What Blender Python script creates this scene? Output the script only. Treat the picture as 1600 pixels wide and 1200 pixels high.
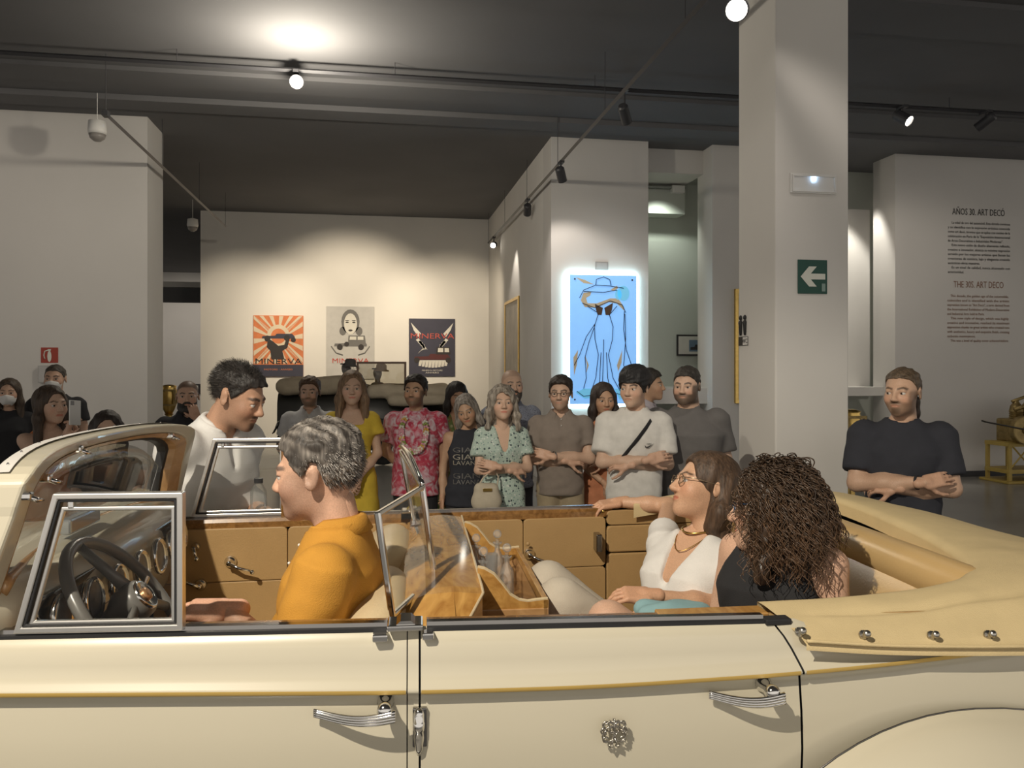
import bpy, bmesh, math, random
import numpy as np
from mathutils import Vector, Matrix, Euler
for o in list(bpy.data.objects): bpy.data.objects.remove(o)
scn = bpy.context.scene
COL = scn.collection
PI = math.pi
R = math.radians
random.seed(5); RNG = np.random.default_rng(5)

# ------------------------------------------------------------------ camera, world, lights, exposure
F, CX, HY, CH, TH = 1250., 800., 575., 1.75, R(9.6)          # focal length in pixels, horizon row, eye height, yaw
cam = bpy.data.objects.new('camera', bpy.data.cameras.new('camera')); COL.objects.link(cam)
cam.data.sensor_width = 36.; cam.data.lens = F / 1600. * 36.; cam.data.shift_y = -25. / 1600.
cam.location = (0, 0, CH); cam.rotation_euler = (R(90), 0, -TH); cam.data.clip_start = .05
scn.camera = cam
vs = scn.view_settings
vs.view_transform = 'Standard'; vs.look = 'None'; vs.exposure = 0.0; vs.gamma = 1.0; vs.use_curve_mapping = False
w = bpy.data.worlds.new('world'); scn.world = w; w.use_nodes = True
w.node_tree.nodes['Background'].inputs[0].default_value = (1.0, .93, .84, 1)
w.node_tree.nodes['Background'].inputs[1].default_value = .85

def spot(loc, target, watts, angle, color=(1, .86, .68), size=.04, blend=.4):
    l = bpy.data.lights.new('spot', 'SPOT'); l.energy = watts; l.spot_size = R(angle); l.color = color
    l.shadow_soft_size = size; l.spot_blend = blend
    o = bpy.data.objects.new('spot_light', l); COL.objects.link(o); o.location = loc
    o.rotation_euler = (Vector(target) - Vector(loc)).to_track_quat('-Z', 'Y').to_euler()
    return o
def point(loc, watts, color=(1, .86, .68), size=.05):
    l = bpy.data.lights.new('glow_fill', 'POINT'); l.energy = watts; l.color = color; l.shadow_soft_size = size
    o = bpy.data.objects.new('glow_fill_light', l); COL.objects.link(o); o.location = loc; return o
WARM = (1, .84, .62)
spot((-1.75, -.25, 4.35), (.35, 2.2, 1.0), 900, 66, (1, .90, .74), .03, .5)      # track spot over the car
spot((-.5, 14.6, 4.45), (-.6, 18.1, 2.3), 520, 80, WARM, .05, .7)             # wall washers on the poster wall
spot((-2.6, 14.9, 4.45), (-2.7, 18.1, 2.0), 260, 75, WARM, .05, .7)
spot((1.5, 14.9, 4.45), (1.6, 18.1, 2.1), 260, 75, WARM, .05, .7)
spot((2.2, 10.6, 4.3), (3.0, 11.5, 2.8), 60, 70, (1, .9, .8), .04, .6)         # lamp on the corner of the alcove wall
spot((2.2, 14.3, 4.3), (2.53, 14.9, 2.2), 60, 60, (1, .9, .78), .04, .6)
spot((4.5, 12.2, 4.6), (4.7, 12.95, 2.6), 45, 110, (.92, 1, .88), .05, .8)  # added greenish fill with no fixture, brightens the tall niche
spot((7.75, 11.9, 4.9), (7.85, 12.35, 1.5), 170, 60, (1, .95, .85), .05, .5)    # lamp in the window niche
spot((2.3, 3.9, 4.7), (3.0, 5.7, 2.0), 60, 70, (1, .9, .8), .04, .6)           # lamp beside the pillar
spot((6.3, 9.0, 4.6), (8.5, 11.5, 2.2), 110, 80, (1, .9, .78), .05, .8)
spot((-5, 7.5, 4.6), (-5.5, 11.5, 2.6), 80, 95, (1, .88, .74), .05, .9)        # left wall
spot((-6, 25.5, 4.6), (-6.5, 30, 1.6), 330, 90, (1, .9, .78), .05, .8)  # added unseen spot, lifts the far wall behind the left gap
spot((3.8, 8.6, 4.6), (2.9, 11.5, 1.6), 90, 80, (1, .92, .84), .05, .8)

# ------------------------------------------------------------------ helpers: pixel of the photo + a known distance -> place
fwv = Vector((math.sin(TH), math.cos(TH), 0)); rtv = Vector((math.cos(TH), -math.sin(TH), 0))
def ray(px, py): return fwv + rtv * ((px - CX) / F) + Vector((0, 0, (HY - py) / F))
def room(px, py, Y=None, zc=None, X=None, z=None):
    d = ray(px, py)
    t = zc if zc else (Y / d.y if Y else (X / d.x if X else (z - CH) / d.z))
    return Vector((0, 0, CH)) + d * t
CARM = Matrix.Translation((.0755, 1.711, 0)) @ Matrix.Rotation(R(-3), 4, 'Z')
CARI = CARM.inverted()
def car(px, py, x=None, y=None, z=None, zc=None):            # point in the car's own coordinates
    o = CARI @ Vector((0, 0, CH)); v = (CARI @ (Vector((0, 0, CH)) + ray(px, py))) - o
    t = zc if zc else ((x - o.x) / v.x if x is not None else ((y - o.y) / v.y if y is not None else (z - o.z) / v.z))
    return o + v * t

# ------------------------------------------------------------------ materials
MATS = {}
def mat(name, col, rough=.6, metal=0., var=.06, scale=8., bump=0., bscale=60., spec=.5, coat=0., emit=None, es=1., sub=0.):
    if name in MATS: return MATS[name]
    m = bpy.data.materials.new(name); m.use_nodes = True; MATS[name] = m
    nt = m.node_tree; b = nt.nodes['Principled BSDF']
    b.inputs['Roughness'].default_value = rough; b.inputs['Metallic'].default_value = metal
    b.inputs['Specular IOR Level'].default_value = spec; b.inputs['Coat Weight'].default_value = coat
    b.inputs['Coat Roughness'].default_value = .05
    tc = nt.nodes.new('ShaderNodeTexCoord')
    n = nt.nodes.new('ShaderNodeTexNoise'); n.inputs['Scale'].default_value = scale; n.inputs['Detail'].default_value = 5
    nt.links.new(tc.outputs['Object'], n.inputs['Vector'])
    r = nt.nodes.new('ShaderNodeValToRGB'); nt.links.new(n.outputs['Fac'], r.inputs[0])
    r.color_ramp.elements[0].position = .25; r.color_ramp.elements[1].position = .75
    r.color_ramp.elements[0].color = tuple(max(0, c * (1 - var)) for c in col[:3]) + (1,)
    r.color_ramp.elements[1].color = tuple(min(1, c * (1 + var)) for c in col[:3]) + (1,)
    nt.links.new(r.outputs[0], b.inputs['Base Color'])
    if bump:
        n2 = nt.nodes.new('ShaderNodeTexNoise'); n2.inputs['Scale'].default_value = bscale; n2.inputs['Detail'].default_value = 4
        nt.links.new(tc.outputs['Object'], n2.inputs['Vector'])
        bp = nt.nodes.new('ShaderNodeBump'); bp.inputs['Strength'].default_value = bump; bp.inputs['Distance'].default_value = .01
        nt.links.new(n2.outputs['Fac'], bp.inputs['Height']); nt.links.new(bp.outputs[0], b.inputs['Normal'])
    if sub: b.inputs['Subsurface Weight'].default_value = sub; b.inputs['Subsurface Radius'].default_value = (.01, .004, .002)
    if emit: b.inputs['Emission Color'].default_value = tuple(emit) + (1,); b.inputs['Emission Strength'].default_value = es
    return m
def vcol_mat(name, rough=.55, bump=0., bscale=300., spec=.4, aniso=False):
    # colour comes from the mesh's own colour attribute (skin, brows, lips, hair), with fine grain on top
    if name in MATS: return MATS[name]
    m = bpy.data.materials.new(name); m.use_nodes = True; MATS[name] = m
    nt = m.node_tree; b = nt.nodes['Principled BSDF']; b.inputs['Roughness'].default_value = rough
    b.inputs['Specular IOR Level'].default_value = spec
    a = nt.nodes.new('ShaderNodeVertexColor'); a.layer_name = 'Col'
    tc = nt.nodes.new('ShaderNodeTexCoord'); mp = nt.nodes.new('ShaderNodeMapping')
    nt.links.new(tc.outputs['Object'], mp.inputs[0])
    if aniso: mp.inputs['Scale'].default_value = (1, 1, .12)
    n = nt.nodes.new('ShaderNodeTexNoise'); n.inputs['Scale'].default_value = bscale; n.inputs['Detail'].default_value = 3
    nt.links.new(mp.outputs[0], n.inputs['Vector'])
    mr = nt.nodes.new('ShaderNodeMapRange'); mr.inputs[1].default_value = .3; mr.inputs[2].default_value = .7
    k = .45 if aniso else .1
    mr.inputs[3].default_value = 1 - k; mr.inputs[4].default_value = 1 + k
    nt.links.new(n.outputs['Fac'], mr.inputs[0])
    mx = nt.nodes.new('ShaderNodeVectorMath'); mx.operation = 'SCALE'
    nt.links.new(a.outputs['Color'], mx.inputs[0]); nt.links.new(mr.outputs[0], mx.inputs['Scale'])
    nt.links.new(mx.outputs[0], b.inputs['Base Color'])
    if bump:
        bp = nt.nodes.new('ShaderNodeBump'); bp.inputs['Strength'].default_value = bump; bp.inputs['Distance'].default_value = .004
        nt.links.new(n.outputs['Fac'], bp.inputs['Height']); nt.links.new(bp.outputs[0], b.inputs['Normal'])
    return m
def glass_mat(name, tint=(.9, .92, .9), rough=.0, refl=1.0, milk=0.):
    if name in MATS: return MATS[name]
    m = bpy.data.materials.new(name); m.use_nodes = True; MATS[name] = m
    nt = m.node_tree; nt.nodes.remove(nt.nodes['Principled BSDF']); out = nt.nodes['Material Output']
    t = nt.nodes.new('ShaderNodeBsdfTransparent'); t.inputs[0].default_value = tuple(tint) + (1,)
    g = nt.nodes.new('ShaderNodeBsdfGlossy'); g.inputs['Roughness'].default_value = rough
    fr = nt.nodes.new('ShaderNodeFresnel'); fr.inputs[0].default_value = 1.45
    mm = nt.nodes.new('ShaderNodeMath'); mm.operation = 'MULTIPLY'; mm.inputs[1].default_value = refl
    nt.links.new(fr.outputs[0], mm.inputs[0])
    mx = nt.nodes.new('ShaderNodeMixShader'); nt.links.new(mm.outputs[0], mx.inputs[0])
    nt.links.new(t.outputs[0], mx.inputs[1]); nt.links.new(g.outputs[0], mx.inputs[2]); nt.links.new(mx.outputs[0], out.inputs[0])
    if milk:
        df = nt.nodes.new('ShaderNodeBsdfDiffuse'); df.inputs[0].default_value = (.9, .9, .88, 1); m2 = nt.nodes.new('ShaderNodeMixShader'); m2.inputs[0].default_value = milk
        nt.links.new(mx.outputs[0], m2.inputs[1]); nt.links.new(df.outputs[0], m2.inputs[2]); nt.links.new(m2.outputs[0], out.inputs[0])
    return m
def wood_mat(name, c0, c1, scale=6., rough=.25, coat=.6):
    if name in MATS: return MATS[name]
    m = bpy.data.materials.new(name); m.use_nodes = True; MATS[name] = m
    nt = m.node_tree; b = nt.nodes['Principled BSDF']; b.inputs['Roughness'].default_value = rough; b.inputs['Coat Weight'].default_value = coat
    b.inputs['Coat Roughness'].default_value = .08
    tc = nt.nodes.new('ShaderNodeTexCoord'); mp = nt.nodes.new('ShaderNodeMapping'); mp.inputs['Scale'].default_value = (2.5, .8, 2.5)
    nt.links.new(tc.outputs['Object'], mp.inputs[0])
    n = nt.nodes.new('ShaderNodeTexNoise'); n.inputs['Scale'].default_value = scale; n.inputs['Detail'].default_value = 8
    n.inputs['Distortion'].default_value = 2.2; nt.links.new(mp.outputs[0], n.inputs['Vector'])
    r = nt.nodes.new('ShaderNodeValToRGB'); r.color_ramp.elements[0].position = .3; r.color_ramp.elements[1].position = .7
    r.color_ramp.elements[0].color = c0 + (1,); r.color_ramp.elements[1].color = c1 + (1,)
    nt.links.new(n.outputs['Fac'], r.inputs[0]); nt.links.new(r.outputs[0], b.inputs['Base Color'])
    return m

CREAM = mat('cream_paint', (.57, .525, .41), .30, coat=.6, var=.015, scale=2)
GOLD = mat('gold_pinstripe', (.62, .42, .12), .35, var=.03)
CHROME = mat('chrome', (.75, .74, .72), .12, 1., var=.02)
BRASS = mat('brass', (.62, .43, .14), .3, 1., var=.15, scale=20)
BLACKRUB = mat('black_rubber', (.02, .02, .022), .5, var=.1)
LEATHER = mat('tan_leather', (.41, .26, .11), .5, var=.05, bump=.12, bscale=180)
LEATHER2 = mat('cream_leather', (.60, .48, .30), .38, var=.06, bump=.15, bscale=120)
CLOTH = mat('hood_canvas', (.62, .49, .27), .85, var=.05, scale=14, bump=.2, bscale=400)
BURL = wood_mat('burl_wood', (.36, .17, .04), (.60, .34, .10), 7)
WOODT = wood_mat('wood_trim', (.15, .07, .02), (.30, .155, .05), 10)
WOODL = wood_mat('light_wood', (.40, .22, .09), (.55, .33, .15), 5)
GLASS = glass_mat('window_glass', (.97, .975, .97), refl=.45)
DGLASS = glass_mat('crystal_glass', (.98, .98, .97), refl=.6, milk=.13)
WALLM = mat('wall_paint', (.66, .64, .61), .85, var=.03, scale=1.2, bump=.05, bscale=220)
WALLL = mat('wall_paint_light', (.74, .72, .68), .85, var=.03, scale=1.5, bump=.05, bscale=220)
CEILM = mat('ceiling_paint', (.145, .145, .15), .9, var=.12, scale=.6)
TRACKM = mat('track_black', (.05, .05, .055), .45, var=.05)
LAMPW = mat('lamp_lit', (1, .95, .85), .5, emit=(1, .93, .8), es=30)
WHITEP = mat('white_plastic', (.78, .77, .74), .5, var=.02)

# ------------------------------------------------------------------ mesh helpers
def link(o, parent=None):
    COL.objects.link(o)
    if parent: o.parent = parent
    return o
def mesh_obj(name, verts, faces, m, parent=None, smooth=False):
    me = bpy.data.meshes.new(name); me.from_pydata([tuple(v) for v in verts], [], [tuple(f) for f in faces]); me.update()
    if m: me.materials.append(m)
    if smooth: me.polygons.foreach_set('use_smooth', [True] * len(me.polygons))
    return link(bpy.data.objects.new(name, me), parent)
class MB:
    def __init__(s): s.v = []; s.f = []
    def add(s, v, f):
        n = len(s.v); s.v += [tuple(a) for a in v]; s.f += [tuple(i + n for i in q) for q in f]; return s
    def box(s, x0, x1, y0, y1, z0, z1):
        v = [(x, y, z) for x in (x0, x1) for y in (y0, y1) for z in (z0, z1)]
        return s.add(v, [(0, 1, 3, 2), (4, 6, 7, 5), (0, 4, 5, 1), (2, 3, 7, 6), (0, 2, 6, 4), (1, 5, 7, 3)])
    def tube(s, pts, r, n=8, cap=True, flat=1.):
        pts = [Vector(p) for p in pts]; rr = r if isinstance(r, (list, tuple)) else [r] * len(pts)
        V = []; Fc = []; up = None
        for i, p in enumerate(pts):
            t = (pts[min(i + 1, len(pts) - 1)] - pts[max(i - 1, 0)]).normalized()
            if up is None: up = Vector((0, 0, 1)) if abs(t.z) < .9 else Vector((1, 0, 0))
            a = up - t * up.dot(t); a.normalize(); up = a; b = t.cross(a)
            for k in range(n):
                an = 2 * PI * k / n; V.append(p + a * (math.cos(an) * rr[i]) + b * (math.sin(an) * rr[i] * flat))
        for i in range(len(pts) - 1):
            for k in range(n): Fc.append((i * n + k, i * n + (k + 1) % n, (i + 1) * n + (k + 1) % n, (i + 1) * n + k))
        if cap: Fc.append(tuple(range(n))[::-1]); Fc.append(tuple((len(pts) - 1) * n + k for k in range(n)))
        return s.add(V, Fc)
    def bar(s, a, b, wdt, dep=None):                        # square bar
        return s.tube([a, b], wdt * .7071, 4, True)
    def lathe(s, prof, o=(0, 0, 0), axis=(0, 0, 1), n=20):
        ax = Vector(axis).normalized(); u = ax.orthogonal().normalized(); v2 = ax.cross(u); o = Vector(o)
        V = [o + ax * h + (u * math.cos(2 * PI * k / n) + v2 * math.sin(2 * PI * k / n)) * r for r, h in prof for k in range(n)]
        Fc = [(i * n + k, i * n + (k + 1) % n, (i + 1) * n + (k + 1) % n, (i + 1) * n + k) for i in range(len(prof) - 1) for k in range(n)]
        Fc.append(tuple(range(n))[::-1]); Fc.append(tuple((len(prof) - 1) * n + k for k in range(n)))
        return s.add(V, Fc)
    def sphere(s, c, r, n=10, sc=(1, 1, 1)):
        V = []; Fc = []; m = n // 2 + 1
        for i in range(m + 1):
            th = PI * i / m
            for k in range(n):
                ph = 2 * PI * k / n
                V.append((c[0] + r * sc[0] * math.sin(th) * math.cos(ph), c[1] + r * sc[1] * math.sin(th) * math.sin(ph), c[2] + r * sc[2] * math.cos(th)))
        for i in range(m):
            for k in range(n): Fc.append((i * n + k, (i + 1) * n + k, (i + 1) * n + (k + 1) % n, i * n + (k + 1) % n))
        return s.add(V, Fc)
    def prism(s, out, fn0, fn1):                            # polygon outline between two mapped faces
        n = len(out); V = [fn0(p) for p in out] + [fn1(p) for p in out]
        return s.add(V, [tuple(range(n)), tuple(range(2 * n - 1, n - 1, -1))] + [(k, n + k, n + (k + 1) % n, (k + 1) % n) for k in range(n)])
    def ring(s, o0, i0, o1, i1):                            # frame: front outer/inner loops, back outer/inner loops
        n = len(o0); V = list(o0) + list(i0) + list(o1) + list(i1); Fc = []
        for k in range(n):
            j = (k + 1) % n
            Fc += [(k, j, n + j, n + k), (2 * n + k, 3 * n + k, 3 * n + j, 2 * n + j), (k, 2 * n + k, 2 * n + j, j), (n + k, n + j, 3 * n + j, 3 * n + k)]
        return s.add(V, Fc)
    def grid(s, P, nu, nv):                                 # P[u][v]
        return s.add([P[u][v] for u in range(nu) for v in range(nv)],
                     [(u * nv + v, (u + 1) * nv + v, (u + 1) * nv + v + 1, u * nv + v + 1) for u in range(nu - 1) for v in range(nv - 1)])
    def build(s, name, m, parent=None, smooth=False, bevel=0., solid=0., seg=2, fix=True):
        o = mesh_obj(name, s.v, s.f, m, parent)
        if fix:
            bm = bmesh.new(); bm.from_mesh(o.data); bmesh.ops.recalc_face_normals(bm, faces=bm.faces); bm.to_mesh(o.data); bm.free()
        if smooth:
            o.data.polygons.foreach_set('use_smooth', [True] * len(o.data.polygons))
        if solid:
            md = o.modifiers.new('solid', 'SOLIDIFY'); md.thickness = abs(solid); md.offset = 1 if solid > 0 else -1
        if bevel:
            md = o.modifiers.new('bevel', 'BEVEL'); md.width = bevel; md.segments = seg; md.limit_method = 'ANGLE'; md.angle_limit = R(35)
        return o
def tag(o, label, cat, group=None):
    o['label'] = label; o['category'] = cat
    if group: o['group'] = group
    return o
def struct(o, label=None):
    o['kind'] = 'structure'
    if label: o['label'] = label
    return o
def empty(name, loc=(0, 0, 0), rz=0., parent=None):
    o = bpy.data.objects.new(name, None); COL.objects.link(o); o.location = loc; o.rotation_euler = (0, 0, rz); o.empty_display_size = .1
    if parent: o.parent = parent
    return o
def copy_tree(o, parent=None):
    c = o.copy(); COL.objects.link(c); c.parent = parent
    for ch in o.children: copy_tree(ch, c)
    return c
def text_mesh(name, body, size, m, parent=None, M=None, align='CENTER', extrude=.001, width=None):
    cu = bpy.data.curves.new(name, 'FONT'); cu.body = body; cu.size = size; cu.extrude = extrude; cu.align_x = align; cu.resolution_u = 2
    t = bpy.data.objects.new(name, cu); COL.objects.link(t)
    dg = bpy.context.evaluated_depsgraph_get(); me = bpy.data.meshes.new_from_object(t.evaluated_get(dg))
    bpy.data.objects.remove(t); me.materials.clear(); me.materials.append(m)
    if width:
        xs = [v.co.x for v in me.vertices]; k = width / max(1e-6, max(xs) - min(xs))
        me.transform(Matrix.Diagonal((k, 1, 1, 1)))
    if M is not None: me.transform(M)
    me.name = name
    return link(bpy.data.objects.new(name, me), parent)
def interp(x, pts):
    return float(np.interp(x, [p[0] for p in pts], [p[1] for p in pts]))

# ------------------------------------------------------------------ the hall
def slab(name, x0, x1, y0, y1, z0, z1, m, bevel=0.):
    return struct(MB().box(x0, x1, y0, y1, z0, z1).build(name, m, bevel=bevel))
HC = 5.15
FLOORM = mat('polished_floor', (.27, .26, .24), .22, var=.08, scale=.9, bump=.02, bscale=30)
slab('floor', -22, 22, -6, 34, -.2, 0, FLOORM)
slab('ceiling', -22, 22, -6, 34, HC, HC + .2, CEILM)
YW = 11.5
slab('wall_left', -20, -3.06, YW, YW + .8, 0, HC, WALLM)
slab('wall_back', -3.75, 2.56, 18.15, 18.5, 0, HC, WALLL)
slab('wall_far', -22, 6, 30, 30.3, 0, HC, WALLM)
slab('trim_1', -12, -3.2, 23.0, 23.3, 3.95, 4.1, WALLL)
slab('trim_2', -12, -3.2, 23.05, 23.3, 3.55, 3.94, CEILM)
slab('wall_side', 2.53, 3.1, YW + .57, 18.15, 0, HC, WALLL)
slab('wall_alcove', 2.53, 4.02, YW, YW + .57, 0, HC, WALLM)
slab('wall_middle', 5.04, 7.10, YW, YW + .57, 0, HC, WALLM)
slab('wall_right', 8.11, 22, YW, YW + .57, 0, HC, WALLM)
NICHE = mat('niche_paint', (.60, .63, .57), .85, var=.03, scale=1.5)
slab('wall_niche', 3.1, 5.6, 13.0, 13.2, 0, HC, NICHE)
slab('wall_niche_right', 6.6, 8.6, 12.7, 12.9, 0, HC, NICHE)
slab('trim_3', 4.02, 5.04, YW + .35, 12.9, 4.78, HC, WALLM)
slab('trim_4', 4.02, 5.04, 12.6, 12.99, 4.30, 4.70, NICHE)
slab('trim_5', 4.02, 5.04, YW + .2, 13.0, 1.20, 1.44, WALLM)
slab('trim_6', 7.10, 8.11, YW + .3, 12.7, 1.30, 1.44, WALLL)
slab('trim_7', 4.25, 5.9, 12.9, 12.995, 1.44, 3.9, NICHE)
slab('trim_8', 7.45, 8.3, 12.45, 12.69, 1.44, 4.45, WALLL)
slab('baseboard_right', 8.11, 22, YW - .02, YW, 0, .09, TRACKM)
PX0, PX1, PY0, PY1 = 2.85, 3.43, 5.4, 6.0
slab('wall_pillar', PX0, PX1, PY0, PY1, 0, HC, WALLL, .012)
for k, (y, h, d) in enumerate(((6.6, .05, .7), (9.6, .05, .5), (10.6, .07, .4))):
    slab('trim_%d' % (9 + k), -22, 22, y, y + d, HC - h, HC, CEILM)
slab('trim_12', -22, 22, 3.1, 3.5, HC - .25, HC, CEILM)

# ------------------------------------------------------------------ the cream convertible (its own coordinates: x to the rear, y across, z up)
CAR = empty('vintage_car', CARM.translation, R(-3))
tag(CAR, 'cream vintage convertible car with tan leather interior and folded canvas hood', 'car')
CRZ = [(-2.8, 1.13), (-1.4, 1.10), (-.9, 1.086), (-.4, 1.076), (0, 1.068), (.4, 1.07), (.85, 1.088), (1.15, 1.112), (1.45, 1.145), (1.9, 1.15), (2.6, 1.0)]
def crz(x):
    # smooth crease height
    return sum(interp(x + d, CRZ) for d in (-.12, -.06, 0, .06, .12)) / 5
def beltz(x): return interp(x, [(-3, 1.19), (.86, 1.19), (.95, 1.145), (1.3, 1.138), (1.8, 1.13), (2.6, 1.0)])
def side_y(x):
    base = -.05 * x
    if x > 1.5: base += (x - 1.5) ** 2 * .42
    if x < -1.0: base += (-1.0 - x) * .16
    return base
PROF = [(1.0, .036), (.92, .022), (.7, .010), (.45, .006), (.28, .002), (.14, -.006), (.05, -.014), (0, -.017)]   # above crease: fraction to belt, dy
LOW = [(-.006, -.015), (-.012, .006), (-.03, .004), (-.09, -.004), (-.17, -.008), (-.28, 0), (-.42, .018), (-.58, .05)]
def side_pts(x, sgn=1):
    c, b = crz(x), max(beltz(x), crz(x) + (.03 if x < .9 else .006)); y0 = side_y(x)
    pts = [(c + (b - c) * t, dy) for t, dy in PROF] + [(c + dz, dy) for dz, dy in LOW]
    return [(x, (y0 + dy) if sgn > 0 else (1.45 - (y0 + dy)), z) for z, dy in pts]
def side_patch(name, xa, xb, mtl, parent, sgn=1, n=26, edge0=None, edge1=None):
    P = []
    for i in range(n):
        t = i / (n - 1); row = []
        for k, p in enumerate(side_pts(xa + (xb - xa) * t, sgn)):
            xx0 = xa + (edge0(p[2]) if edge0 else 0); xx1 = xb + (edge1(p[2]) if edge1 else 0)
            x = xx0 + (xx1 - xx0) * t
            q = side_pts(x, sgn)[k]; row.append(q)
        P.append(row)
    m = MB().grid(P, n, len(P[0]))
    return m.build(name, mtl, parent, smooth=True, fix=True)
def rear_edge(z): return -.055 * max(0, (z - 1.08) / .11) ** 1.6 - .05 * max(0, (.80 - z) / .25) ** 2
doors = {}
for sgn, nm in ((1, 'near'), (-1, 'far')):
    doors[nm, 'f'] = side_patch('front_door', -.96, -.013, CREAM, CAR, sgn)
    side_patch('center_post', -.0105, .0125, CREAM, CAR, sgn, n=4)
    doors[nm, 'r'] = side_patch('rear_door', .017, .842, CREAM, CAR, sgn, edge1=rear_edge)
    side_patch('rear_quarter_panel', .847, 2.45, CREAM, CAR, sgn, n=40, edge0=rear_edge)
    side_patch('cowl_side', -1.5, -.965, CREAM, CAR, sgn, n=12)
    # dark inner skin shows in the shut lines
    P = [[(q[0], q[1] + .012 * sgn, q[2] - .004) for q in side_pts(-1.4 + 3.6 * i / 40, sgn)] for i in range(41)]
    MB().grid(P, 41, len(P[0])).build('inner_skin', BLACKRUB, CAR, smooth=True)
    # painted pinstripe along the crease
    for xa, xb in ((-1.5, -.965), (-.958, -.014), (.018, .838), (.85, 2.0)):
        V = []
        for i in range(31):
            x = xa + (xb - xa) * i / 30; c = crz(x); y = side_y(x) - .0176
            V.append([(x, (y if sgn > 0 else 1.45 - y), c + .003), (x, (y + .0005 if sgn > 0 else 1.45 - y - .0005), c - .0045), (x, (y + .003 if sgn > 0 else 1.45 - y - .003), c - .007)])
        MB().grid(V, 31, 3).build('pinstripe', GOLD, doors[nm, 'f'] if xb < 0 and xa > -.96 else (doors[nm, 'r'] if 0 < xa < .5 else CAR), smooth=True)
# belt channels on the door tops (near side): chrome strip, black slot
DARKM = mat('dark_chrome', (.30, .29, .28), .18, 1., var=.05)
for sgn in (1, -1):
    for xa, xb in ((-.96, -.055), (.03, .775)):
        yy = lambda x, d: (side_y(x) + d) if sgn > 0 else 1.45 - side_y(x) - d
        m = MB(); xs = [xa + (xb - xa) * i / 8 for i in range(9)]
        for d0, d1, z0, z1 in ((.030, .052, 1.186, 1.200),):
            m.grid([[(x, yy(x, d0), z0), (x, yy(x, d0 + .003), z1), (x, yy(x, d1), z1), (x, yy(x, d1), z0)] for x in xs], 9, 4)
        m.build('belt_strip', DARKM, CAR)
        m = MB().grid([[(x, yy(x, .024), 1.182), (x, yy(x, .024), 1.190), (x, yy(x, .031), 1.192), (x, yy(x, .031), 1.182)] for x in xs], 9, 4)
        m.build('belt_seal', BLACKRUB, CAR)
        m = MB().grid([[(x, yy(x, .053), 1.170), (x, yy(x, .053), 1.194), (x, yy(x, .085), 1.194), (x, yy(x, .092), 1.182), (x, yy(x, .092), 1.160)] for x in xs], 9, 5)
        m.build('door_top_rail', WOODT, CAR, smooth=False)
# chrome door catches over the centre post
for sgn in (1, -1):
    s = (lambda y: y) if sgn > 0 else (lambda y: 1.45 - y)
    m = MB(); ys = sorted((s(.0), s(.07)))
    m.box(-.055, .022, ys[0], ys[1], 1.190, 1.203)
    c = m.build('door_catch', CHROME, CAR, bevel=.004)
    m = MB().prism([(-.035, 0), (.005, 0), (-.004, .008), (-.026, .008)], lambda p: (p[0], s(.006), 1.203 + p[1]), lambda p: (p[0], s(.064), 1.203 + p[1])); m.build('catch_cover', CHROME, c)
    for x0, x1 in ((-.085, -.052), (.020, .045)):
        MB().box(x0, x1, min(s(-.004), s(.03)), max(s(-.004), s(.03)), 1.170, 1.186).build('catch_tongue', CHROME, c, bevel=.004)

def handle(parent, x0, x1, z, y):
    # sculpted lever: grooved grip, round boss
    m = MB(); n = 22; L = x1 - x0
    for g, (oz, rr) in enumerate(((.0075, .0040), (.0025, .0046), (-.0025, .0046), (-.0075, .0040))):
        pts = []; rad = []
        for i in range(n):
            t = i / (n - 1)
            pts.append((x0 + L * t, y - .012 - .045 * math.sin(min(1, t * 1.0) * PI / 2) ** 1.2, z - .010 * math.sin(t * PI) + .004 * t + oz * (.8 + .35 * t)))
            rad.append(rr * (.75 + .5 * t))
        m.tube(pts, rad, 8)
    o = m.build('door_handle', CHROME, parent, smooth=True)
    MB().lathe([(.0185, -.004), (.0185, .002), (.015, .008), (.013, .030), (.016, .040), (.0165, .048), (.012, .056), (.004, .059)], (x1 - .022, y, z + .012), (0, -1, 0), 20).build('handle_boss', CHROME, o, smooth=True)
    return o
a = car(490, 1108, y=.0); b = car(618, 1104, y=.0)
handle(doors['near', 'f'], -.205, -.035, 1.030, side_y(-.1) + .0)
handle(doors['near', 'r'], .635, .785, 1.045, side_y(.7) + .0)
# hinge on the post
m = MB().lathe([(.003, -.058), (.0085, -.045), (.0115, -.02), (.0115, -.005), (.0125, -.004), (.0125, .012), (.0115, .013), (.0115, .030), (.009, .038), (.004, .042)], (.013, side_y(.01) - .012, .990), (0, 0, 1), 16)
hg = m.build('door_hinge', CHROME, CAR, smooth=True)
MB().box(.0, .030, side_y(0) - .010, side_y(0) + .004, .948, 1.030).build('hinge_plate', DARKM, hg, bevel=.002)
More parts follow.
